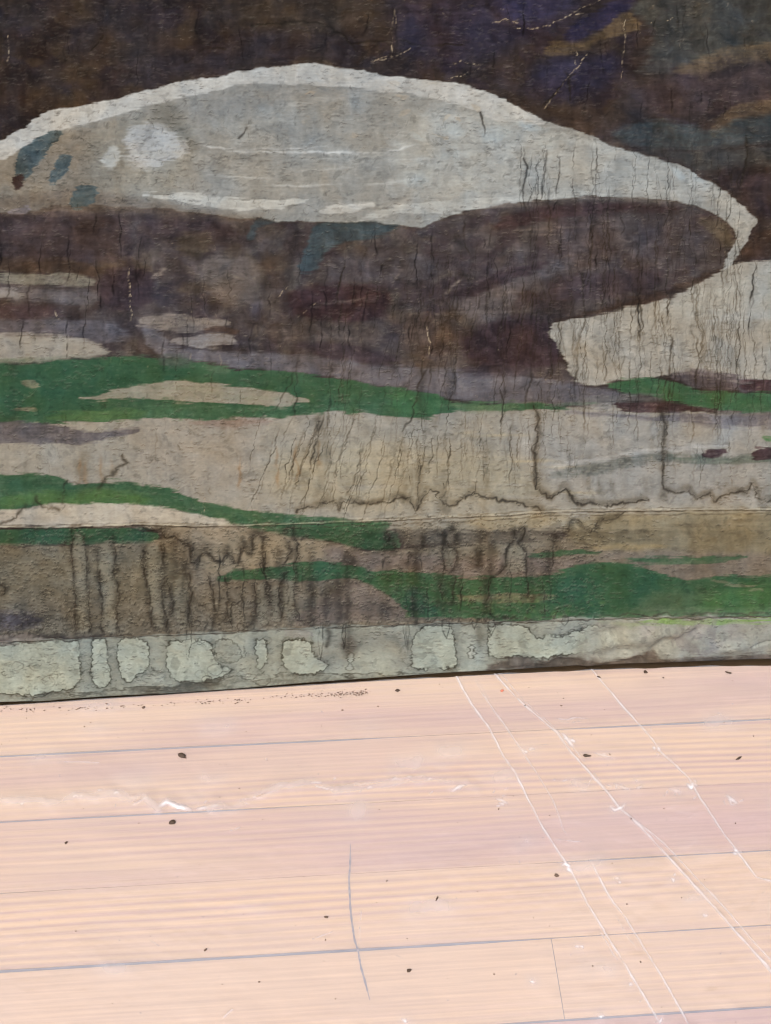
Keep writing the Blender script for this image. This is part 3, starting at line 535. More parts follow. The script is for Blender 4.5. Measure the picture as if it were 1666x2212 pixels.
# rusty runs and rubbed light scratches
M = pad.mask()
for x, y0, y1 in [(170, 985, 1045), (185, 1000, 1050), (215, 985, 1045), (600, 960, 1060), (640, 950, 1050), (520, 990, 1060), (690, 950, 1010), (240, 990, 1010)]:
    pad.stamp(M, pad.path([(x, y0), (x + rng.normal(0, 2), y1)], 3.5, .5, 2, taper=.3))
tint(M, (136, 100, 66), .7)
sc = []
def scratch(pts, v=.95, r=1.15): sc.append(pad.path(pts, r, v, 1.6))
for p_ in [[(16, 70), (19, 95), (21, 130)], [(853, 10), (850, 60), (846, 130)], [(835, 80), (845, 60), (850, 75)], [(800, 135), (830, 128), (870, 118), (890, 105)], [(815, 128), (835, 120), (838, 128)], [(1066, 48), (1090, 42), (1130, 52)], [(1110, 60), (1150, 62), (1190, 55), (1250, 20), (1310, -5)],
           [(1200, 45), (1260, 28)], [(1350, 30), (1352, 80), (1342, 170)], [(970, 145), (1000, 130), (1040, 145), (1000, 165), (970, 170)], [(1246, 105), (1246, 140)], [(1175, 235), (1215, 180), (1270, 120)], [(280, 580), (282, 640), (284, 690)], [(278, 600), (282, 660)],
           [(413, 660), (415, 680)], [(120, 672), (124, 690)], [(920, 700), (930, 740), (925, 770)], [(430, 1120), (440, 1090), (446, 1075)], [(425, 1118), (440, 1105), (442, 1095)], [(850, 10), (856, 50)], [(1410, 50), (1420, 68)], [(1440, 45), (1455, 35)], [(640, 690), (660, 670), (690, 650)], [(600, 640), (640, 600)]]:
    scratch(p_)
for k in range(170):
    x = rng.uniform(-10, 1680); y = rng.uniform(0, 150) if k % 2 else rng.uniform(480, 860); l = rng.uniform(3, 10); th = rng.uniform(-.6, .6) + (k % 3 == 0) * 1.3
    scratch([(x, y), (x + l * math.cos(th), y + l * math.sin(th))], rng.uniform(.2, .55), 1.0)
for k in range(70):
    x = rng.uniform(0, 1660); y = rng.uniform(650, 1100); scratch([(x, y), (x + rng.normal(0, 2), y + rng.uniform(5, 22))], rng.uniform(.1, .35), 1.3)
M = pad.mask(); pad.stamp(M, np.concatenate(sc)); M *= np.clip(.45 + fine * 1.1 + mott * .6, 0, 1); tint(M, (172, 152, 126), .85)
# dark specks on the bare margin
M = pad.mask(); q = []
for k in range(300):
    x = rng.normal(90, 70) if k % 2 else rng.uniform(0, 700); y = rng.uniform(1390, 1500); l = rng.uniform(2, 8)
    q.append(pad.path([(x, y), (x + l, y + rng.normal(0, 2))], 1.0, rng.uniform(.2, .6), 1.0))
pad.stamp(M, np.concatenate(q)); tint(M, (84, 84, 76), .8)
# many small overlapping runs above the fold and over the bare margin
hh, ll = [], []
for k in range(36):
    x = rng.uniform(345, 1190); y0 = rng.uniform(1165, 1290); y1 = min(1346 - (x - 833) * .035, y0 + rng.uniform(40, 150)); r_ = rng.uniform(3.5, 9)
    hh.append(pad.path([(x, y0), (x + rng.normal(0, 2), y1)], r_, rng.uniform(.12, .42), 2, .4, step=3, taper=.3))
    if k % 2: ll.append(pad.path([(x + r_, y0 + 8), (x + r_ + rng.normal(0, 2), y1)], 1.4, rng.uniform(.4, 1), 2.0, taper=.2))
for k in range(18):
    x = rng.uniform(400, 1230); y0 = 1352 - (x - 600) * .033; y1 = y0 + rng.uniform(10, 80); r_ = rng.uniform(2.5, 7)
    hh.append(pad.path([(x, y0), (x + rng.normal(0, 2), y1)], r_, rng.uniform(.08, .3), 2, .4, step=3, taper=.3))
    if k % 2: ll.append(pad.path([(x + r_, y0), (x + r_ * 1.2, (y0 + y1) / 2), (x, y1 + 4), (x - r_ * 1.2, (y0 + y1) / 2), (x - r_, y0)], 1.1, rng.uniform(.3, .8), 1.2))
for k in range(34):
    x = rng.uniform(10, 660); y0 = rng.uniform(1370, 1480); r_ = rng.uniform(4, 12); a = np.linspace(0, rng.uniform(2.5, 6.3), 12) + rng.uniform(0, 6)
    ll.append(pad.path(np.stack([x + r_ * np.cos(a) * 1.5, y0 + r_ * np.sin(a)], 1), 1.1, rng.uniform(.2, .55), 1.8))
M = pad.mask(); pad.stamp(M, np.concatenate(hh)); stain(M * np.clip(1 + mott, .3, 1.6), .42, (34, 29, 23))
M = pad.mask(); pad.stamp(M, np.concatenate(ll)); stain(M, .38, (30, 27, 22))
# thin dark cracks through the dark ground
ll = []
for k in range(150):
    x = rng.uniform(-10, 1640); y = rng.uniform(430, 760) if k % 3 else rng.uniform(0, 230); l = rng.uniform(25, 110); m = max(2, int(l / 18))
    if x > 1180 and y > 640 or pad.sample(HM, np.array([x, x]), np.array([y, y + l])).max() > .2: continue
    ll.append(pad.path(np.stack([x + np.cumsum(np.r_[0, rng.normal(-.6, 2.6, m)]), y + np.linspace(0, l, m + 1)], 1), rng.uniform(1.0, 2.0), rng.uniform(.3, 1), 1.6, taper=.3))
M = pad.mask(); pad.stamp(M, np.concatenate(ll)); stain(M, .35, (14, 11, 11))
# pressed line across the canvas: pale top, dark line on either side
RID = [(-40, 1139), (0, 1138), (100, 1139), (200, 1137), (300, 1132), (416, 1134), (600, 1131), (700, 1128), (833, 1122), (933, 1118), (1033, 1114), (1183, 1105), (1333, 1100), (1483, 1099), (1720, 1096)]
M = pad.mask(); pad.stamp(M, pad.path(np.array(RID) + (0, 3.4), 1.3, .75, .8)); pad.stamp(M, pad.path(np.array(RID) + (0, -2.8), 1.1, .5, .8)); pad.stamp(M, pad.path(np.array(RID[6:]) + (0, 11), 1.1, .5, 1.6)); tint(M, (66, 56, 46), .9)
M = pad.mask(); pad.stamp(M, pad.path(RID, 1.5, .75, .5)); tint(M, (182, 168, 142), .8)
FOLD = [(-60, 1384), (0, 1382), (150, 1375), (300, 1368), (450, 1361), (600, 1354), (833, 1346), (983, 1341), (1133, 1336), (1333, 1331), (1666, 1326), (1720, 1325)]
M = pad.mask(); pad.stamp(M, pad.path(np.array(FOLD) + (0, 7), 1.4, .7, 1.2)); pad.stamp(M, pad.path(np.array(FOLD) + (0, -4), 1.6, .5, 2)); tint(M, (74, 66, 58), .85)  # shadow line under the fold painted in, fainter dark line above
# lifted threads and flakes: short ridges lying along the weave, lit tops and shaded undersides painted in
NR = 11200
rx = rng.uniform(-235, 1905, NR); ry = rng.uniform(-25, 1560, NR); rl = rng.uniform(4, 15, NR); rc = rng.normal(0, 1.6, NR)
dens = np.clip(.55 + 1.2 * pad.sample(pad.fbm(60, 60, 3), rx, ry), .05, 1)
rows = []
for j in range(7):
    q = j / 6
    rows.append(np.stack([rx + rl * q, ry + rc * np.sin(q * 3.1) + rng.normal(0, .35, NR), np.full(NR, 1.25), dens * (1 - abs(q - .5))], 1))
rows = np.concatenate(rows)
RIDG = pad.mask(); pad.stamp(RIDG, rows)
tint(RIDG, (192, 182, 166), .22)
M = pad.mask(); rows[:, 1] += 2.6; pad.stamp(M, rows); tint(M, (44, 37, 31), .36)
NR = 3800                                        # finer flaking in the damp lower part, shade painted below each flake
rx = rng.uniform(-25, 1300, NR); ry = rng.uniform(1140, 1375, NR) - rx * .03; rl = rng.uniform(2, 8, NR); q_ = rng.uniform(.2, 1, NR)
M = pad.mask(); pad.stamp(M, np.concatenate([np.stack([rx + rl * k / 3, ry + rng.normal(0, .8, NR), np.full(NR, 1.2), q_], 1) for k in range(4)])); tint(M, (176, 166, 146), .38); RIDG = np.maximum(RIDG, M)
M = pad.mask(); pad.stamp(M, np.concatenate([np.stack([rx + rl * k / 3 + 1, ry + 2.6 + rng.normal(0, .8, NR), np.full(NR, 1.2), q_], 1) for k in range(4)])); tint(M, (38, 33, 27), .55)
vst = wn(9, 60, 3, .35, 1)
dkm = (1 - sstep(70, 130, T.mean(2))) * (1 - sstep(6, 18, T[..., 1] - T[..., 0]))
T *= (1 - .10 * dkm)[..., None]
T *= 1 - .09 * (sstep(1140, 1150, GY) * (1 - sstep(1362, 1385, GY + GX * .034 - 6)))[..., None]
T += (np.array((-3, 0, 3), np.float32)) * HM[..., None]
T += np.array((-4, -1, 3), np.float32) * (sstep(110, 140, T.mean(2)) * (1 - HM) * (GY < 1140))[..., None]
T *= (1 + dkm * (.13 * mott + .05 * vst + .04 * streak) + .03 * vst)[..., None]
# overall grain of the worn surface
crk = wn(13, 4, 3, .4, .3)
T *= (1 + .035 * mott + .02 * streak2 + .03 * fine)[..., None]
T += (4.0 * wn(60, 60, 3))[..., None] * np.array([1, 0, -1.2], np.float32)
dk = sstep(.42, .75, wn(14, 9, 3)) * .10; T *= (1 - dk)[..., None]
lt = sstep(.5, .85, wn(12, 4, 3, .5)) * .08; T += (np.array((190, 176, 156), np.float32) - T) * lt[..., None]
def soften(A):
    for ax in (0, 1): A = (np.roll(A, 1, ax) + 2 * A + np.roll(A, -1, ax)) / 4
    return A
T = T + .75 * (T - soften(soften(T)))
T = np.clip(T, 8, 205) / 255.0
LIN = np.where(T <= .04045, T / 12.92, ((T + .055) / 1.055) ** 2.4) / CANVAS_E.astype(np.float32)

# heights in metres
Hc = .00009 * crk + .00004 * pad.fbm(5, 3, 2) + .00013 * RIDG + .0012 * pad.fbm(240, 160, 2)
M = pad.mask(); pad.stamp(M, pad.path(RID, 3.0, 1, .3)); Hc += .0011 * M
M = pad.mask(); pad.stamp(M, pad.path(np.array(RID[6:]) + (0, 9), 2.5, 1, 1.2)); Hc += .0005 * M
M = pad.mask(); pad.stamp(M, pad.path(FOLD, 6, 1, .5, step=2)); Hc += .0022 * M
M = pad.mask(); pad.stamp(M, pad.path(np.array(FOLD) + (0, 6), 2.5, 1, .5)); Hc -= .0010 * M
Hc -= .0003 * LINES
for pts, r_, h_ in [([(1270, 1405), (1340, 1385), (1420, 1372), (1520, 1352)], 13, .0045), ([(1250, 1435), (1330, 1418), (1400, 1408)], 8, .004), ([(1430, 1405), (1480, 1375), (1520, 1350)], 9, -.004), ([(1400, 1410), (1425, 1395), (1450, 1378)], 10, -.0045),
                    ([(1520, 1405), (1600, 1395), (1666, 1380)], 14, .004), ([(1620, 1398), (1670, 1386)], 3, -.003), ([(1060, 1438), (1180, 1424), (1210, 1418)], 8, .003), ([(1190, 1425), (1260, 1432)], 6, -.004), ([(1280, 1375), (1360, 1358)], 9, -.0025), ([(0, 1490), (120, 1500)], 14, .003)]:
    M = pad.mask(); pad.stamp(M, pad.path(pts, r_, 1, 1.2, .1, step=2, taper=.3)); Hc += h_ * M

# ------------------------------------------------------------------ materials
def mat(name):
    m = bpy.data.materials.new(name); m.use_nodes = True
    nt = m.node_tree; return m, nt, nt.nodes['Principled BSDF']
def node(nt, t, **kw):
    n = nt.nodes.new(t)
    for k, v in kw.items(): setattr(n, k, v)
    return n
def mul(nt, a, b, t='MULTIPLY'):
    n = node(nt, 'ShaderNodeMath', operation=t)
    for i, v in enumerate((a, b)):
        if hasattr(v, 'is_linked'): nt.links.new(v, n.inputs[i])
        else: n.inputs[i].default_value = v
    return n.outputs[0]
def mapped(nt, scale, src='Object'):
    tc = node(nt, 'ShaderNodeTexCoord'); mp = node(nt, 'ShaderNodeMapping'); mp.inputs['Scale'].default_value = scale
    nt.links.new(tc.outputs[src], mp.inputs[0]); return mp.outputs[0]
def noise(nt, vec, scale, detail=3, rough=.55, dim='3D'):
    n = node(nt, 'ShaderNodeTexNoise', noise_dimensions=dim); n.inputs['Scale'].default_value = scale; n.inputs['Detail'].default_value = detail; n.inputs['Roughness'].default_value = rough
    nt.links.new(vec, n.inputs['Vector']); return n.outputs['Fac']
def ramp(nt, fac, stops):
    r = node(nt, 'ShaderNodeValToRGB')
    while len(r.color_ramp.elements) < len(stops): r.color_ramp.elements.new(.5)
    for e, (p, c) in zip(r.color_ramp.elements, stops): e.position = p; e.color = (*c, 1) if len(c) == 3 else c
    nt.links.new(fac, r.inputs[0]); return r.outputs[0]
def mixc(nt, f, a, b, mode='MIX'):
    n = node(nt, 'ShaderNodeMix', data_type='RGBA', blend_type=mode)
    for i, v in ((0, f), (6, a), (7, b)):
        if hasattr(v, 'is_linked'): nt.links.new(v, n.inputs[i])
        else: n.inputs[i].default_value = v if i == 0 else (*v, 1)
    return n.outputs[2]

m_paint, nt, bs = mat('painted_canvas')
at = node(nt, 'ShaderNodeAttribute', attribute_name='paint')
v1 = mapped(nt, (1, 1, 1.6)); g1 = noise(nt, v1, 420, 3)
col = mixc(nt, 1.0, at.outputs['Color'], ramp(nt, g1, [(.3, (.94, .94, .94)), (.7, (1.06, 1.06, 1.06))]), 'MULTIPLY')
nt.links.new(col, bs.inputs['Base Color']); bs.inputs['Roughness'].default_value = .82; bs.inputs['Specular IOR Level'].default_value = .1
b = node(nt, 'ShaderNodeBump'); b.inputs['Strength'].default_value = .14; b.inputs['Distance'].default_value = .0005
nt.links.new(noise(nt, mapped(nt, (1, 1, 3.2)), 300, 4, .6), b.inputs['Height']); nt.links.new(b.outputs[0], bs.inputs['Normal'])

m_bar, nt, bs = mat('stretcher_wood')
nt.links.new(ramp(nt, noise(nt, mapped(nt, (3, 60, 60)), 3), [(.3, (.32, .21, .12)), (.7, (.46, .33, .2))]), bs.inputs['Base Color']); bs.inputs['Roughness'].default_value = .7

m_wood, nt, bs = mat('oiled_floor_strip')
oi = node(nt, 'ShaderNodeObjectInfo'); tc = node(nt, 'ShaderNodeTexCoord')
sh = node(nt, 'ShaderNodeCombineXYZ'); nt.links.new(mul(nt, oi.outputs['Random'], 9.0), sh.inputs[0]); nt.links.new(mul(nt, oi.outputs['Random'], 3.7), sh.inputs[1])
ad = node(nt, 'ShaderNodeVectorMath', operation='ADD'); nt.links.new(tc.outputs['Object'], ad.inputs[0]); nt.links.new(sh.outputs[0], ad.inputs[1])
def mp(scale):
    n = node(nt, 'ShaderNodeMapping'); n.inputs['Scale'].default_value = scale; nt.links.new(ad.outputs[0], n.inputs[0]); return n.outputs[0]
oc = node(nt, 'ShaderNodeSeparateColor'); nt.links.new(oi.outputs['Color'], oc.inputs[0])      # per strip: yellowness, ring strength
sw = noise(nt, mp((1.5, 5, 1)), 1.0, 2, .5)                        # slow swing of the year rings
sep = node(nt, 'ShaderNodeSeparateXYZ'); nt.links.new(ad.outputs[0], sep.inputs[0])
ph = mul(nt, mul(nt, sep.outputs[1], 900.0), mul(nt, sw, 24.0), 'ADD')
ph = mul(nt, ph, mul(nt, noise(nt, mp((4, 40, 1)), 1.0, 3), 5.0), 'ADD')
sn = node(nt, 'ShaderNodeMath', operation='SINE'); nt.links.new(ph, sn.inputs[0])
rings = mul(nt, mul(nt, sn.outputs[0], .5), .5, 'ADD')
area = ramp(nt, noise(nt, mp((1.4, 15, 1)), 1.0, 2), [(.36, (0, 0, 0)), (.60, (1, 1, 1))])
fib = noise(nt, mp((6, 380, 1)), 1.0, 4, .65)
yl = mul(nt, mul(nt, noise(nt, mp((1.5, 14, 1)), 1.0, 3), 2.4), oc.outputs[0], 'ADD')
base = ramp(nt, mul(nt, yl, .7, 'SUBTRACT'), [(.2, (.64, .475, .445)), (.55, (.665, .495, .425)), (.95, (.765, .605, .445))])
rf = mul(nt, mul(nt, mul(nt, rings, area), oc.outputs[1]), .85)
dkr = mul(nt, mul(nt, mul(nt, rings, -1.0), 1.0, 'ADD'), mul(nt, area, oc.outputs[1]))
base = mixc(nt, mul(nt, dkr, .7), base, (.60, .43, .41))
c2 = mixc(nt, rf, base, (.86, .67, .43))
c2 = mixc(nt, 1.0, c2, ramp(nt, fib, [(.3, (.86, .84, .87)), (.7, (1.07, 1.07, 1.06))]), 'MULTIPLY')
nt.links.new(c2, bs.inputs['Base Color']); bs.inputs['Roughness'].default_value = .5
b = node(nt, 'ShaderNodeBump'); b.inputs['Strength'].default_value = .25; b.inputs['Distance'].default_value = .0004
nt.links.new(fib, b.inputs['Height']); nt.links.new(b.outputs[0], bs.inputs['Normal'])

m_sub, nt, bs = mat('subfloor'); bs.inputs['Roughness'].default_value = .9
nt.links.new(ramp(nt, noise(nt, mapped(nt, (1, 1, 1)), 30), [(.3, (.24, .27, .33)), (.7, (.34, .36, .42))]), bs.inputs['Base Color'])
m_gap_dark, nt, bs = mat('dark_ground'); bs.inputs['Roughness'].default_value = .95
nt.links.new(ramp(nt, noise(nt, mapped(nt, (1, 1, 1)), 40), [(.3, (.03, .025, .02)), (.7, (.07, .06, .05))]), bs.inputs['Base Color'])
m_pen, nt, bs = mat('pencil_graphite'); bs.inputs['Roughness'].default_value = .6
nt.links.new(ramp(nt, noise(nt, mapped(nt, (1, 1, 1)), 260), [(.35, (.26, .27, .33)), (.65, (.46, .42, .44))]), bs.inputs['Base Color'])

m_film = bpy.data.materials.new('clear_plastic_film'); m_film.use_nodes = True
nt = m_film.node_tree; nt.nodes.clear()
out = node(nt, 'ShaderNodeOutputMaterial')
tr = node(nt, 'ShaderNodeBsdfTransparent'); tr.inputs[0].default_value = (.985, .975, .98, 1)
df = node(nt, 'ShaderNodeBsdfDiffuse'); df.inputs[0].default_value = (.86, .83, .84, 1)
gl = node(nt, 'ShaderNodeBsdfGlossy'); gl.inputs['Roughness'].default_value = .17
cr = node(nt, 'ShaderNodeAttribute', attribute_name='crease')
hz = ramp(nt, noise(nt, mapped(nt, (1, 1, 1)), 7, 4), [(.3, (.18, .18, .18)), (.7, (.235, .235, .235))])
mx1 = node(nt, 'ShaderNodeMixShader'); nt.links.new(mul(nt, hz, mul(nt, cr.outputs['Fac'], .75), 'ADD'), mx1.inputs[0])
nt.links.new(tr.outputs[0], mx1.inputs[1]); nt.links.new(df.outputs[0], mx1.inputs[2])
fr = node(nt, 'ShaderNodeFresnel'); fr.inputs['IOR'].default_value = 1.5
mx2 = node(nt, 'ShaderNodeMixShader'); nt.links.new(mul(nt, fr.outputs[0], 1.5), mx2.inputs[0])
nt.links.new(mx1.outputs[0], mx2.inputs[1]); nt.links.new(gl.outputs[0], mx2.inputs[2]); nt.links.new(mx2.outputs[0], out.inputs[0])

def crumb_mat(name, a, b_):
    m, nt, bs = mat(name); bs.inputs['Roughness'].default_value = .75
    nt.links.new(ramp(nt, noise(nt, mapped(nt, (1, 1, 1)), 700), [(.3, a), (.7, b_)]), bs.inputs['Base Color']); return m
m_dark = crumb_mat('dark_crumb', (.045, .028, .018), (.11, .07, .045))
m_mid = crumb_mat('brown_crumb', (.10, .065, .045), (.21, .14, .10))
m_red = crumb_mat('red_fleck', (.62, .16, .09), (.72, .28, .18))

# ------------------------------------------------------------------ floor of laminated strips; it ends in an edge just before the canvas
TH, SW, OFF = R(5.66865), .0689114, .5905038        # strip heading, strip width, first seam
E1 = np.array([math.cos(TH), math.sin(TH)]); N1 = np.array([-math.sin(TH), math.cos(TH)])
EDGE = [(0, 1523), (52, 1518), (120, 1516.5), (300, 1508), (416, 1496), (616, 1481.5), (741, 1473.5), (833, 1468), (983, 1459), (1083, 1456), (1249, 1449), (1424, 1443), (1600, 1437), (1666, 1435.5)]
ep = np.array([on_floor(x, y, .0012)[:2] for x, y in EDGE])
ea, en = ep @ E1, ep @ N1
eq = np.polyfit(ea, en, 3); el_ = np.polyfit(ea, en, 1)
def edge_n(a):                                      # far edge of the floor, across the strips, at the distance a along them
    ac = np.clip(a, ea[0], ea[-1]); return np.polyval(eq, ac) + (a - ac) * el_[0]
def edge_y(x):
    a = np.linspace(-1.6, 1.6, 3201); p = a[:, None] * E1 + edge_n(a)[:, None] * N1
    return np.interp(x, p[:, 0], p[:, 1])
floor = empty('floor', (0, 0, 0), kind='structure')
def slab(name, material, z0, z1, near, far, parent, **props):
    bm = bmesh.new(); aa = np.linspace(-1.5, 1.5, 61); V = []
    for a in aa:
        f_ = far(a); V.append([bm.verts.new((*(a * E1 + n * N1), z)) for n, z in ((near, z0), (f_, z0), (f_, z1), (near, z1))])
    for p, q in zip(V[:-1], V[1:]):
        for k in range(4): bm.faces.new((p[k], q[k], q[(k + 1) % 4], p[(k + 1) % 4]))
    bm.faces.new(V[0][::-1]); bm.faces.new(V[-1])
    bmesh.ops.recalc_face_normals(bm, faces=bm.faces)
    me = bpy.data.meshes.new(name); bm.to_mesh(me); bm.free(); me.materials.append(material)
    o = link(bpy.data.objects.new(name, me), parent)
    for k, v in props.items(): o[k] = v
slab('subfloor', m_sub, -.05, -.0012, -.3, lambda a: edge_n(a) - .0015, floor)
slab('ground', m_gap_dark, -.16, -.12, -.6, lambda a: 2.2, None, kind='structure')  # unseen lower ground, added dark so the gap stays black
SEAM = {0: ([-.5, .0, .06, .12, .22, .28, .6], [.0020, .0019, .0013, .0005, .0006, .0017, .0019]), 1: ([-.5, -.12, .0, .1, .6], [.0012, .0016, .0008, .0003, .0004]),
        2: ([-.5, -.3, -.15, .18, .25, .6], [.0010, .0006, .0003, .0003, .0012, .0013]), 3: ([-.5, .14, .20, .26, .6], [.0021, .0021, .0006, .0008, .0013]), 4: ([-.5, .1, .17, .6], [.0004, .0004, .0016, .0017])}
gw = rng.normal(0, .00016, (24, 200))
def gap(row, a):
    xs_, g_ = SEAM.get(row, ([0, 1], [.0010, .0010]))
    return np.maximum(1.3 * np.interp(a, xs_, g_) - .0002 + np.interp(a, np.linspace(-1.6, 1.6, 200), gw[row + 8]), .00006)
LOOK = {-1: (.16, .45), 0: (.26, .8), 1: (.08, .45), 2: (.50, 1.0), 3: (.85, .35), 4: (.10, .4)}
JOINT = .19728
def strip(x0, x1, row):
    a = np.linspace(x0 + .0003, x1 - .0003, max(8, int((x1 - x0) / .018)))
    lo = OFF - (row + 1) * SW + gap(row + 1, a) / 2; hi = np.minimum(OFF - row * SW - gap(row, a) / 2, edge_n(a))
    if (hi - lo).min() < .002: return
    ca, cn = (x0 + x1) / 2, OFF - (row + .5) * SW
    z = -rng.uniform(0, .0002); B = .00015
    bm = bmesh.new(); V = []
    for k in range(len(a)):
        V.append([bm.verts.new((a[k] - ca, n - cn, zz)) for n, zz in ((lo[k], -.0032), (lo[k], -B), (lo[k] + B, 0), (hi[k] - B, 0), (hi[k], -B), (hi[k], -.0032))])
    for p, q in zip(V[:-1], V[1:]):
        for k in range(6): bm.faces.new((p[k], q[k], q[(k + 1) % 6], p[(k + 1) % 6]))
    bm.faces.new(V[0]); bm.faces.new(V[-1][::-1])
    bmesh.ops.recalc_face_normals(bm, faces=bm.faces)
    me = bpy.data.meshes.new('floor_strip'); bm.to_mesh(me); bm.free(); me.materials.append(m_wood)
    o = bpy.data.objects.new('floor_strip', me); c = E1 * ca + N1 * cn
    y_, r_ = LOOK.get(row, (.2, .5))
    if row == 3 and x0 > 0: y_, r_ = .5, .7
    o.color = (y_, r_, 0, 1); o.location = (c[0], c[1], z); o.rotation_euler = (0, 0, TH); link(o, floor)
for row in range(-2, 9):
    if row == 3: js = [-1.5, -.75, JOINT, 1.1]
    elif row == 4: js = [-1.4, -.62, .78, 1.4]
    else:
        a = [.86, -.58, .66, 0, 0, -.70, .58][(row + 6) % 7] or (.9 if row % 2 else -.85)
        js = [-1.4, a, 1.4]
    for a, b_ in zip(js[:-1], js[1:]): strip(a, b_, row)
# pencil stroke on the strips
def ribbon(name, pts, w, material, parent):
    P = np.array([on_floor(x, y, .00035)[:2] for x, y in pts])
    t = np.linspace(0, len(P) - 1, 60); P = np.stack([np.interp(t, np.arange(len(P)), P[:, k]) for k in (0, 1)], 1)
    d = np.gradient(P, axis=0); d /= np.linalg.norm(d, axis=1)[:, None]; n = np.stack([-d[:, 1], d[:, 0]], 1)
    ww = w * (.6 + .5 * np.abs(np.sin(np.arange(60) * .7)) * rng.uniform(.5, 1, 60)); ww[:4] *= .4; ww[-4:] *= .4
    rows = np.stack([P - n * ww[:, None], P + n * ww[:, None]], 0)
    G = np.concatenate([rows, np.full((2, 60, 1), .00035)], 2)
    return grid_mesh(name, G, material, parent)
ribbon('pencil_mark', [(757, 1823), (757, 1860), (754, 1900), (757, 1960), (760, 1990), (766, 2030), (774, 2055), (780, 2090), (790, 2125), (799, 2160)], .0010, m_pen, floor)

# ------------------------------------------------------------------ clear plastic film over the floor
fp = Pad(-60, 1380, 1730, 2290, 2.0)
hl, crease_glint = fp.mask(), fp.mask()
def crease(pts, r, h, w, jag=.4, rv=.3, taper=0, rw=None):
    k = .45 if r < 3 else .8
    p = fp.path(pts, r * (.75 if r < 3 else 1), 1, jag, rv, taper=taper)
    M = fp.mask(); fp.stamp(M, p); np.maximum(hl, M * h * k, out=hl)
    p = p.copy(); p[:, 2] = rw or np.minimum(p[:, 2] * .62, 1.8); p[:, 3] *= w; M = fp.mask(); fp.stamp(M, p); np.maximum(crease_glint, M, out=crease_glint)  # white mask: whitened creases plus highlights and glints painted as diffuse colour
def c4(l): return [(x / 2 + 833, y / 2 + 1431.7) for x, y in l]
crease(c4([(285, 20), (300, 50), (330, 110), (370, 180), (450, 290), (510, 410), (560, 480), (620, 600), (680, 720), (780, 870), (820, 940), (870, 1040), (960, 1190), (1040, 1320), (1130, 1470), (1200, 1590)]), 2.6, .0016, .75)
crease(c4([(355, 20), (370, 50), (440, 170), (490, 240), (580, 370), (640, 460), (720, 590), (770, 730), (815, 780)]), 2.4, .0010, .4, taper=.2)
crease(c4([(390, 60), (470, 210), (560, 330)]), 2.0, .0007, .25, taper=.3)
crease(c4([(880, 850), (970, 1020), (1040, 1110), (1130, 1260), (1200, 1370), (1320, 1590)]), 2.4, .0013, .7, taper=.1)
crease(c4([(985, 1080), (1040, 1180), (1100, 1260)]), 2.0, .0007, .3, taper=.3)
crease(c4([(920, 1150), (980, 1260), (1020, 1310)]), 2.2, .0007, .35, taper=.3)
crease(c4([(450, 20), (480, 60), (560, 150), (650, 230), (740, 305), (800, 390), (910, 510), (1010, 630), (1100, 710), (1210, 830), (1330, 960), (1490, 1140), (1580, 1240), (1700, 1370)]), 2.8, .0018, .7)
crease(c4([(1200, 820), (1300, 930), (1400, 1040), (1490, 1140)]), 4.5, .0020, .6, taper=.15)
crease(c4([(475, 45), (500, 50), (600, 170), (760, 310), (860, 430)]), 2.0, .0009, .3)
crease(c4([(900, 480), (1020, 640), (1200, 780), (1340, 930), (1480, 1080), (1590, 1210), (1700, 1330)]), 2.2, .0012, .5)
crease(c4([(880, 20), (930, 80), (1040, 210), (1150, 330), (1190, 390), (1310, 500), (1340, 560), (1460, 740), (1520, 820), (1600, 930), (1720, 1090)]), 2.4, .0015, .75)
crease(c4([(1540, 1190), (1600, 1270), (1700, 1380)]), 2.2, .0010, .4)
crease(c4([(720, 765), (800, 775), (860, 780)]), 2.0, .0006, .25, taper=.3)
crease(c4([(720, 245), (780, 250), (820, 240), (880, 245)]), 2.5, .0008, .3, taper=.3)
crease(c4([(740, 255), (800, 262), (850, 255)]), 2.0, .0008, .25, taper=.3)
crease(c4([(640, 360), (750, 352)]), 1.6, .0005, .2, taper=.3)
def c3(l): return [(x / 2, y / 2 + 1518.5) for x, y in l]
WR = [(-80, 430), (120, 425), (250, 432), (330, 405), (420, 412), (505, 390), (560, 425), (630, 413), (680, 462), (720, 430), (780, 450), (830, 462), (950, 448), (1000, 470), (1100, 410), (1215, 360), (1350, 350), (1450, 380), (1600, 365), (1700, 350), (1860, 330), (1990, 350), (2060, 380)]
crease(c3(WR), 15, .0028, .16, 1.4, .3, 0, 9)
crease([(x, y - 7) for x, y in c3(WR)], 10, .002, .10, 2, .4, 0, 6)
for k in (3, 5, 7, 9, 14, 15, 18, 20): x, y = WR[k]; crease(c3([(x - 14, y + 10), (x, y), (x + 12, y + 8)]), 2.8, .002, .6, .4, taper=.3)  # glints painted white on the bends of the wrinkle
crease(c3([(680, 462), (720, 432), (770, 452), (830, 468)]), 5, .0045, .9, .8, .3, .3, 4)
crease(c3([(850, 462), (900, 456), (950, 446)]), 4, .004, .8, .8, .3, .3, 3)
crease(c3([(1365, 362), (1420, 375), (1460, 385)]), 1.8, .0016, .7, .5)
crease(c3([(1350, 348), (1390, 345)]), 1.8, .0014, .6, .5)
crease(c3([(580, 440), (630, 416), (650, 430)]), 4, .003, .2, .8)
crease(c3([(1050, 430), (1130, 410), (1215, 362)]), 5, .003, .15, .8)
crease(c3([(250, 265), (270, 258), (430, 262)]), 2.2, .0012, .3, .5)
crease(c3([(1350, 1025), (1390, 1010), (1435, 992)]), 1.5, .0006, .5, .4)
crease(c3([(1560, 900), (1555, 1000), (1550, 1100)]), 1.4, .0005, .3, .4)
crease(c3([(970, 1360), (990, 1340), (1005, 1330)]), 3, .0012, .4, .5)
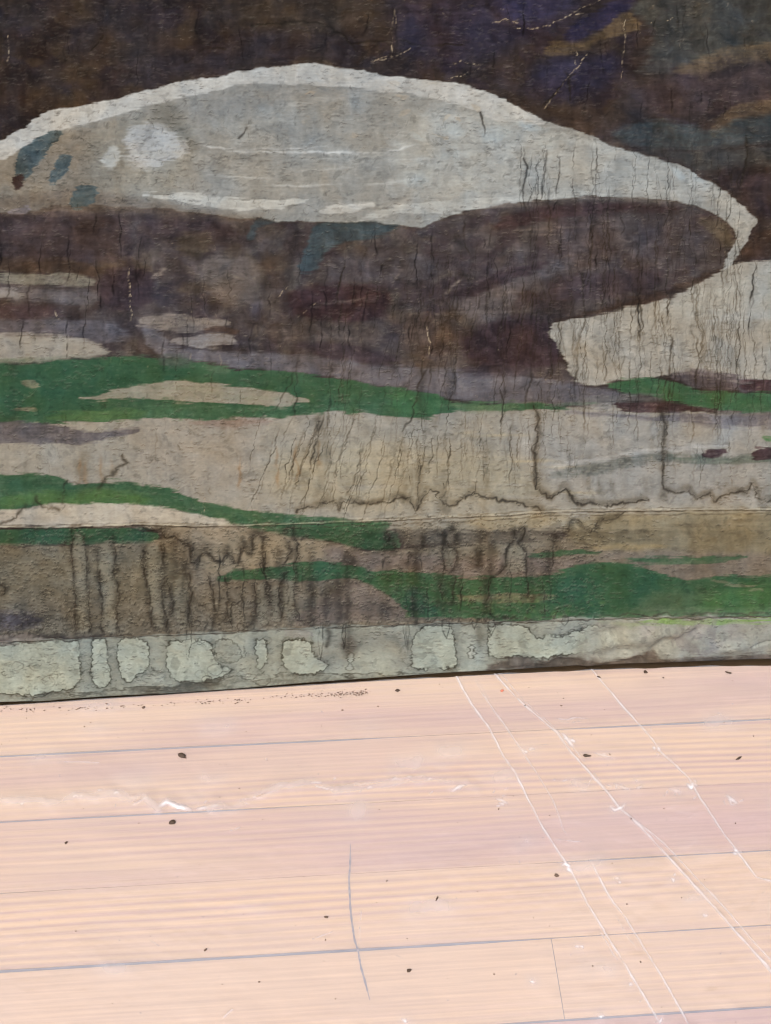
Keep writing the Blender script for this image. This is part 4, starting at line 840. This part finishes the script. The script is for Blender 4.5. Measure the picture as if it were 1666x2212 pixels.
for a, r_, h_, w_ in [([(765, 310), (785, 335), (810, 365)], 4.5, .0045, .55), ([(965, 620), (990, 640), (1020, 632), (1035, 610)], 3.2, .004, .6), ([(1300, 525), (1320, 545), (1330, 520)], 4, .0045, .5), ([(1470, 580), (1495, 595), (1520, 612)], 5.5, .0055, .4), ([(760, 885), (775, 875), (795, 885), (790, 900)], 3.2, .004, .6),
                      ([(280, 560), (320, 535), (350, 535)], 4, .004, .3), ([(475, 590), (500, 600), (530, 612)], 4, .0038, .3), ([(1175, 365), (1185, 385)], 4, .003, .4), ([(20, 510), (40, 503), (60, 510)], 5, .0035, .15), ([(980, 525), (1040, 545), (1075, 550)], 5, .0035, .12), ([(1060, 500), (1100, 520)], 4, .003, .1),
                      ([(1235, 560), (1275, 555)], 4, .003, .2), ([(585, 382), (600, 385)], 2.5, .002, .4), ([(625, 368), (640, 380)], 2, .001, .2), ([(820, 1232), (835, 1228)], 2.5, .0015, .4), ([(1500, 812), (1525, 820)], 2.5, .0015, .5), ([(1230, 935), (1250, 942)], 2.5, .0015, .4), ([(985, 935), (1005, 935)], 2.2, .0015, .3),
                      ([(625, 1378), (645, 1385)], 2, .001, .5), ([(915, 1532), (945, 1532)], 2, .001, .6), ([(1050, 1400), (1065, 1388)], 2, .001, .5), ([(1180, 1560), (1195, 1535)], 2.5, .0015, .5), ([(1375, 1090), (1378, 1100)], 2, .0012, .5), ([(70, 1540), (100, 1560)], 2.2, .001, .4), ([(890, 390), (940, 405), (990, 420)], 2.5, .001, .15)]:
    crease(c4(a), r_ * .6, h_ * .6, min(1.2, w_ * 2.3), 1.0, .6, .5, r_ * .6)  # bright glints painted into the sheet's diffuse colour
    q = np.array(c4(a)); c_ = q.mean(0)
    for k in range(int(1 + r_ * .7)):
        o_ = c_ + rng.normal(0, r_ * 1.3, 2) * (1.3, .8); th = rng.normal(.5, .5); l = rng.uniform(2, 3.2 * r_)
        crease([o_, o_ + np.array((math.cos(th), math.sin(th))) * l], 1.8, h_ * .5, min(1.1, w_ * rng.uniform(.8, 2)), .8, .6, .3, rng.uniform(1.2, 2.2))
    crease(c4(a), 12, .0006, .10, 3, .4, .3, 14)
for k in range(32):                                              # milky swells where the sheet stands off the wood
    x = rng.uniform(0, 1666); y = rng.uniform(1560, 1760) if k < 16 else rng.uniform(1480, 2200); l = rng.uniform(30, 140)
    crease([(x, y), (x + l, y - l * .05 + rng.normal(0, 6))], 16, .0012, rng.uniform(.07, .16), 5, .4, .4, rng.uniform(12, 26))
for a in range(28):                                              # small sharp dents along the wrinkle, with glints painted white
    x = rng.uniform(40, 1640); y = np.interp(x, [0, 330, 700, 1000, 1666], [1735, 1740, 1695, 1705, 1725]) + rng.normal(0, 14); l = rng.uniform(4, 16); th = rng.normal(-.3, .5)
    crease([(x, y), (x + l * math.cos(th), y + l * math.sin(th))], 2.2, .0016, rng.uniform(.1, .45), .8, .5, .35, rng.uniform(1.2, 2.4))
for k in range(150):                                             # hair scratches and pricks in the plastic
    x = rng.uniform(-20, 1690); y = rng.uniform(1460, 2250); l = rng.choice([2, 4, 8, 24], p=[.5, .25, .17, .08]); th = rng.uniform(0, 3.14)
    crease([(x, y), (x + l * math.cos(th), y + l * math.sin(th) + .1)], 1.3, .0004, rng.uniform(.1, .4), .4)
Hf = .0011 + .0007 * fp.fbm(260, 150, 3) + .00022 * fp.fbm(40, 24, 3) + .5 * hl
Hf += .0012 * np.clip(fp.fbm(90, 60, 3), 0, 1) * sstep(1000, 1300, fp.xs)[None] * .6
Hf = .0006 + .0004 * np.logaddexp(0, (Hf - .0006) / .0004)
xs = np.concatenate([np.linspace(-.95, -.43, 50)[:-1], np.linspace(-.43, .46, 1000), np.linspace(.46, 1.0, 50)[1:]])
PX = np.repeat(xs[None], 530, 0)
EY = edge_y(xs) + .0006 * np.sin(xs * 61) * sstep(-.1, .1, xs) + .0004 * np.sin(xs * 149 + 1) * sstep(-.1, .1, xs)
v1 = np.linspace(0, 1, 40)[:-1]; v2 = np.linspace(0, 1, 485); fall = np.linspace(0, 1, 7)[1:]
PY = np.concatenate([-.25 + (.31 + .25) * v1[:, None] + 0 * EY, .31 + (EY - .31) * v2[:, None], EY + .0008 * np.sqrt(fall)[:, None]])
PZ = np.concatenate([np.zeros((len(v1) + len(v2), len(xs))), -.012 * fall[:, None] ** 1.5 + 0 * EY]); PX = np.repeat(xs[None], len(PY), 0)
P = np.stack([PX, PY, 0 * PX], 2)
FX, FY = project(P.reshape(-1, 3)); FX = FX.reshape(PX.shape); FY = FY.reshape(PX.shape)
RX = np.abs(np.abs(FX + 60) - 60) ; RX = 1700 - np.abs(1700 - RX)
P[..., 2] = fp.sample(Hf, RX, np.clip(FY, 1385, 2285)) + PZ
inside = ((FX > -58) & (FX < 1728) & (FY < 2286))
crs = fp.sample(crease_glint, RX, np.clip(FY, 1385, 2285)) * inside
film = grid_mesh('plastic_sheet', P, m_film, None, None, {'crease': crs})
film['label'] = 'creased clear plastic sheet spread over the pale wooden floor strips'; film['category'] = 'plastic sheet'
def film_z(x, y):
    return float(fp.sample(Hf, np.array([float(x)]), np.array([float(y)]))[0])

# ------------------------------------------------------------------ the canvas, standing on the sheet and leaning back
BOT = [(0, 1517), (52, 1513), (120, 1513.5), (300, 1505.5), (416, 1493), (616, 1478), (741, 1468.5), (833, 1462), (983, 1452), (1083, 1446), (1249, 1440), (1424, 1432.5), (1600, 1426), (1666, 1423.5)]
LEAN = R(9)
def gapz(x): return .0030 + 0 * x
bp = []
for x, y in BOT:
    w = on_floor(x, y, .005); bp.append(on_floor(x, y, .0035 + float(gapz(w[0])))[:2])
bp = np.array(bp); qc = np.polyfit(bp[:, 0], bp[:, 1], 3); lc = np.polyfit(bp[:, 0], bp[:, 1], 1)
hd = math.atan(lc[0]); back = np.array([-math.sin(hd), math.cos(hd)])
def base_y(x):
    xc = np.clip(x, bp[0, 0] - .02, bp[-1, 0] + .02)
    return np.polyval(qc, xc) + (x - xc) * lc[0]
NS = 980
sq = np.concatenate([np.linspace(-1.5, -1, 30)[:-1], np.linspace(-1, 1, NS), np.linspace(1, 1.5, 30)[1:]])
def sx(u):                                       # columns stand closer together towards the top, where the eye is nearer
    hw = .45 - .15 * u; a = np.clip(sq, -1, 1) * hw + .015 + 0 * u
    o = np.clip((np.abs(sq) - 1) / .5, 0, 1)
    return a + o * np.where(sq < 0, -.66 - a, .70 - a)
SX = sx(np.zeros(1))
LD = np.array([back[0] * math.sin(LEAN), back[1] * math.sin(LEAN), math.cos(LEAN)])
NF = np.array([-back[0] * math.cos(LEAN), -back[1] * math.cos(LEAN), math.sin(LEAN)])     # outward normal
B0 = np.stack([SX, base_y(SX), gapz(SX)], 1)
tt = np.linspace(0, .2, 400)
tf = []
fx_, fy_ = np.array(FOLD).T
for c in range(0, len(SX), 20):
    X, Y = project(B0[c][None] + tt[:, None] * LD)
    tf.append(np.interp(0, -(np.interp(X, fx_, fy_) - Y)[::1] * -1, tt) if False else tt[np.argmin(np.abs(Y - np.interp(X, fx_, fy_)))])
pf = np.polyfit(SX[::20], tf, 3)
def fold_t(x): return np.polyval(pf, np.clip(x, -.47, .5))
tfold = fold_t(SX)
RB = .0045
def surf(tmat, back_off, XS):
    P = np.stack([XS, base_y(XS), gapz(XS)], -1) + tmat[..., None] * LD - back_off[..., None] * NF
    X, Y = project(P.reshape(-1, 3)); X = X.reshape(tmat.shape); Y = Y.reshape(tmat.shape)
    X = np.where(X < -230, -460 - X, X); X = np.where(X > 1900, 3800 - X, X); Y = np.where(Y < -20, -40 - Y, Y)
    P += pad.sample(Hc, X, Y)[..., None] * NF
    return P, pad.sample(LIN, X, Y)
canvas = empty('painted_canvas', (0, float(base_y(np.array([0.]))[0]), 0),
               label='large weathered painting with a pale hill and green bands, standing on the plastic sheet', category='painting')
def child(o):
    o.parent = canvas; o.matrix_parent_inverse = Matrix.Translation(-canvas.location); return o
# face
tc_ = np.linspace(.04, .74, 900); _, Yc = project(np.array([0, float(base_y(0.)), float(gapz(0.))]) + tc_[:, None] * LD)
Yu = np.linspace(np.interp(float(fold_t(0.)), tc_, Yc), Yc[-1], 760); tu = np.interp(-Yu, -Yc, tc_)
u = (tu - tu[0]) / (tu[-1] - tu[0]); u = np.concatenate([u, 1 + np.linspace(.0, .12, 24)[1:]])
XS = np.stack([sx(np.array([min(q, 1.)])) for q in u]); TF = fold_t(XS)
tmat = TF * (1 - np.minimum(u, 1)[:, None]) + .74 * u[:, None]
Pf, Cf = surf(tmat, 0 * tmat, XS)
child(grid_mesh('painted_face', Pf, m_paint, None, Cf))
# bare margin that runs from the fold down and under the edge
k = 130
un = np.linspace(-.030, 0, 10)[:-1]; ua = np.linspace(0, math.pi / 2, 16)
tm = np.concatenate([np.zeros((len(un), len(SX))), np.repeat((RB * (1 - np.cos(ua)))[:, None], len(SX), 1)[:-1], RB + (tfold[None] - RB) * np.linspace(0, 1, k)[:, None]])
bo = np.concatenate([np.repeat((RB - un)[:, None], len(SX), 1), np.repeat((RB * (1 - np.sin(ua)))[:, None], len(SX), 1)[:-1], np.zeros((k, len(SX)))])
Ph, Ch = surf(tm, bo, np.repeat(SX[None], len(tm), 0))
child(grid_mesh('bare_margin', Ph, m_paint, None, Ch))
# stretcher behind the cloth
def bar(x0, x1, t0, t1, d0=.006, d1=.026):
    bm = bmesh.new(); V = []
    for d in (d0, d1):
        for x, t in ((x0, t0), (x1, t0), (x1, t1), (x0, t1)):
            p = np.array([x, np.polyval(lc, x) + .005, .0012]) + t * LD - d * NF; V.append(bm.verts.new(p))
    for f in ((0, 1, 2, 3), (7, 6, 5, 4), (4, 5, 1, 0), (5, 6, 2, 1), (6, 7, 3, 2), (7, 4, 0, 3)): bm.faces.new([V[i] for i in f])
    bmesh.ops.recalc_face_normals(bm, faces=bm.faces)
    bmesh.ops.bevel(bm, geom=list(bm.edges), offset=.002, segments=1, affect='EDGES')
    me = bpy.data.meshes.new('stretcher_bar'); bm.to_mesh(me); bm.free(); me.materials.append(m_bar); child(link(bpy.data.objects.new('stretcher_bar', me)))
bar(-.65, .69, -.1185, .072, .020, .040); bar(-.65, .69, .755, .815); bar(-.655, -.60, .073, .754); bar(.64, .695, .073, .754)  # bottom bar made extra tall to block light behind the gap

# ------------------------------------------------------------------ crumbs and grit on the sheet
PXM = 2516 / 1.15
def crumb_mesh(seed, el, flat):
    r = np.random.default_rng(seed); bm = bmesh.new(); bmesh.ops.create_icosphere(bm, subdivisions=2, radius=.5)
    for v in bm.verts:
        n = v.co.copy(); k = 1 + .28 * math.sin(n.x * 7 + seed) * math.cos(n.y * 9 + seed * 2) + r.normal(0, .07)
        v.co = Vector((n.x * k, n.y * k * el * (1 - .35 * n.x), n.z * k * flat))
    for f in bm.faces: f.smooth = True
    me = bpy.data.meshes.new('crumb'); bm.to_mesh(me); bm.free(); return me
def put(name, x, y, L, ang, el, seed, material, label, cat, group=None):
    me = crumb_mesh(seed, el, .42 if el > .4 else .3); me.materials.append(material)
    o = bpy.data.objects.new(name, me); link(o)
    w = on_floor(x, y, .002); s = L * (.95 if L > 12.5 else .78) / PXM * 1.12
    o.location = (w[0], w[1], film_z(x, y) + s * (.42 if el > .4 else .3) * .42); o.scale = (s, s, s); o.rotation_euler = (0, 0, R(ang) + TH)
    o['label'] = label; o['category'] = cat
    if group: o['group'] = group
    return o
big = [
 (394, 1633, 17, -35, .58, m_dark, 'largest brown seed husk, lying just below the first blue seam on the left', 'seed husk'),
 (372, 1777, 13, 25, .7, m_dark, 'square dark seed husk just below the white plastic wrinkle on the left', 'seed husk'),
 (143, 1820, 8, 40, .6, m_dark, 'small dark seed near the left edge, below the second blue seam', 'seed husk'),
 (310, 1528, 9, 35, .7, m_mid, 'round brown crumb lying just below the grit line under the painting', 'crumb'),
 (1269, 1633, 17, -8, .3, m_dark, 'long thin dark husk beside the brightest glint of the middle crease', 'seed husk'),
 (1597, 1638, 14, 24, .3, m_dark, 'slender dark husk near the right edge, below the upper right seam', 'seed husk'),
 (1203, 1891, 10, -15, .75, m_mid, 'rough brown crumb beside the white knot in the left long crease', 'crumb'),
 (944, 1942, 12, 60, .3, m_dark, 'upright thin brown splinter on the strip right of the pencil mark', 'splinter'),
 (884, 2096, 10, 20, .7, m_dark, 'dark crumb on the yellow strip end, right of the pencil mark', 'crumb'),
 (705, 1981, 9, -5, .55, m_mid, 'flat brown crumb left of the pencil mark, above the dark seam', 'crumb'),
 (1395.5, 1452, 11, -30, .8, m_dark, 'chunky dark crumb close under the canvas edge on the right', 'crumb'),
 (1575, 1453, 14, -18, .25, m_dark, 'thin dark sliver close under the canvas edge at far right', 'splinter'),
 (859, 1492, 12, 0, .55, m_dark, 'ragged black crumb under the canvas edge at the centre', 'crumb'),
 (1085, 1492, 10, 25, .6, m_red, 'faded red fleck beside the top of the middle crease', 'fleck'),
 (1294, 1462, 9, -25, .45, m_dark, 'dark crumb pressed on the rightmost crease near the canvas edge', 'crumb'),
 (444, 2052, 8, 35, .55, m_mid, 'brown oval seed just above the lower dark seam', 'seed husk'),
]
for i, (x, y, L, a, el, m, lb, ct) in enumerate(big):
    put({'seed husk': 'seed_husk'}.get(ct, ct), x, y, L, a, el, 40 + i, m, lb, ct)
small = [(57, 1551, 5), (196, 1561, 4), (182, 1570, 5), (309, 1577, 5), (56, 1594, 4), (740, 1534, 8), (627, 1537, 4), (517, 1703, 5), (475, 1722, 5), (180, 1747, 4), (726, 1728, 4), (568, 1770, 5), (300, 1778, 4), (542, 1885, 3), (585, 1887, 3), (657, 1893, 4), (639, 1999, 4),
         (703, 2030, 6), (325, 2022, 4), (164, 2011, 5), (527, 1974, 3), (480, 2126, 4), (560, 2121, 7), (725, 2157, 5), (243, 2168, 4), (768, 1596, 4), (645, 1653, 3), (577, 1642, 3), (700, 2076, 4), (814, 1949, 4), (820, 1748, 6), (817, 1526, 7), (1434, 1463, 7),
         (950, 1478, 5), (956, 1484, 5), (1205, 1496, 4), (1218, 1508, 5), (1213, 1524, 8), (1405, 1493, 4), (1307, 1532, 4), (1135, 1523, 7), (1143, 1485, 4), (1318, 1629, 7), (1278, 1587, 4), (1629, 1589, 6), (1348, 1644, 3), (1078, 1747, 8), (1110, 1719, 4),
         (989, 1777, 3), (1435, 1746, 5), (1590, 1778, 6), (1323, 1865, 5), (1032, 1926, 4), (1355, 1953, 6), (1364, 1769, 7), (1068, 2104, 6), (1384, 2079, 6), (1473, 1939, 5), (1153, 1983, 4), (1281, 2087, 5), (836, 1902, 8), (1523, 1900, 4), (880, 2027, 4), (1123, 1808, 4),
         (1188, 1762, 4), (20, 1600, 3), (255, 1593, 3), (3, 1607, 4), (345, 1594, 2.5), (475, 1651, 3), (489, 1652, 3), (341, 1798, 3), (431, 1868, 3), (220, 1779, 3), (532, 1580, 4), (695, 1568, 4), (1583, 1470, 5), (1565, 1560, 4), (1427, 1538, 3), (996, 1926, 3), (1188, 2000, 3), (968, 2113, 3), (1590, 2208, 4), (1430, 2176, 4)]
for i, (x, y, L) in enumerate(small):
    el = rng.uniform(.3, .75); dark = i % 4 == 0; w = on_floor(x, y)
    row = int(math.floor((OFF - w[:2] @ N1) / SW)); sec = min(5, int(x / 278))
    lb = 'tiny %s %s crumb on the %s strip, %s' % ('thin' if el < .42 else 'oval' if el < .6 else 'round', 'black' if dark else 'brown', ['strip of floor under the canvas', 'second', 'third', 'fourth', 'fifth', 'nearest'][max(0, min(5, row + 1))].replace('strip of floor under the canvas', 'farthest'),
                                              ['near the left edge', 'left of the middle', 'just left of the pencil mark', 'just left of the long creases', 'among the long creases', 'near the right edge'][sec])
    put('crumb', x, y, L * .68, rng.uniform(-60, 80), el, 100 + i, m_dark if dark else m_mid, lb, 'crumb', 'tiny crumbs scattered on the plastic sheet')
# grit washed into a line along the foot of the painting
gp = np.array([(-10, 1534), (20, 1532), (100, 1533), (160, 1531), (250, 1527), (310, 1522), (449, 1516), (516, 1513), (591, 1503), (624, 1506), (661, 1503), (711, 1501), (753, 1498), (800, 1496)], float)
L_ = np.r_[0, np.cumsum(np.hypot(*np.diff(gp, axis=0).T))]
bm = bmesh.new()
for i in range(250):
    d = rng.uniform(0, L_[-1]) if i < 150 else L_[-1] - abs(rng.normal(0, 60)) - 4
    d = min(max(d, 0), L_[-1])
    x = np.interp(d, L_, gp[:, 0]); y = np.interp(d, L_, gp[:, 1]) + rng.normal(0, 2.4) + (rng.normal(0, 6) if i % 9 == 0 else 0)
    w = on_floor(x, y, .002); s = rng.uniform(1.4, 5.5) / PXM; th = rng.normal(0, .5) + TH; z = film_z(x, y) + .0002
    q = bmesh.ops.create_icosphere(bm, subdivisions=1, radius=.5)['verts']; e = rng.uniform(.25, .6)
    for v in q:
        px, py = v.co.x * s * rng.uniform(.8, 1.3), v.co.y * s * e * rng.uniform(.7, 1.3)
        v.co = Vector((w[0] + px * math.cos(th) - py * math.sin(th), w[1] + px * math.sin(th) + py * math.cos(th), z + v.co.z * s * .35))
me = bpy.data.meshes.new('grit'); bm.to_mesh(me); bm.free(); me.materials.append(m_mid)
o = link(bpy.data.objects.new('grit', me)); o['kind'] = 'stuff'; o['label'] = 'fine dark grit in a line along the foot of the painting'; o['category'] = 'grit'
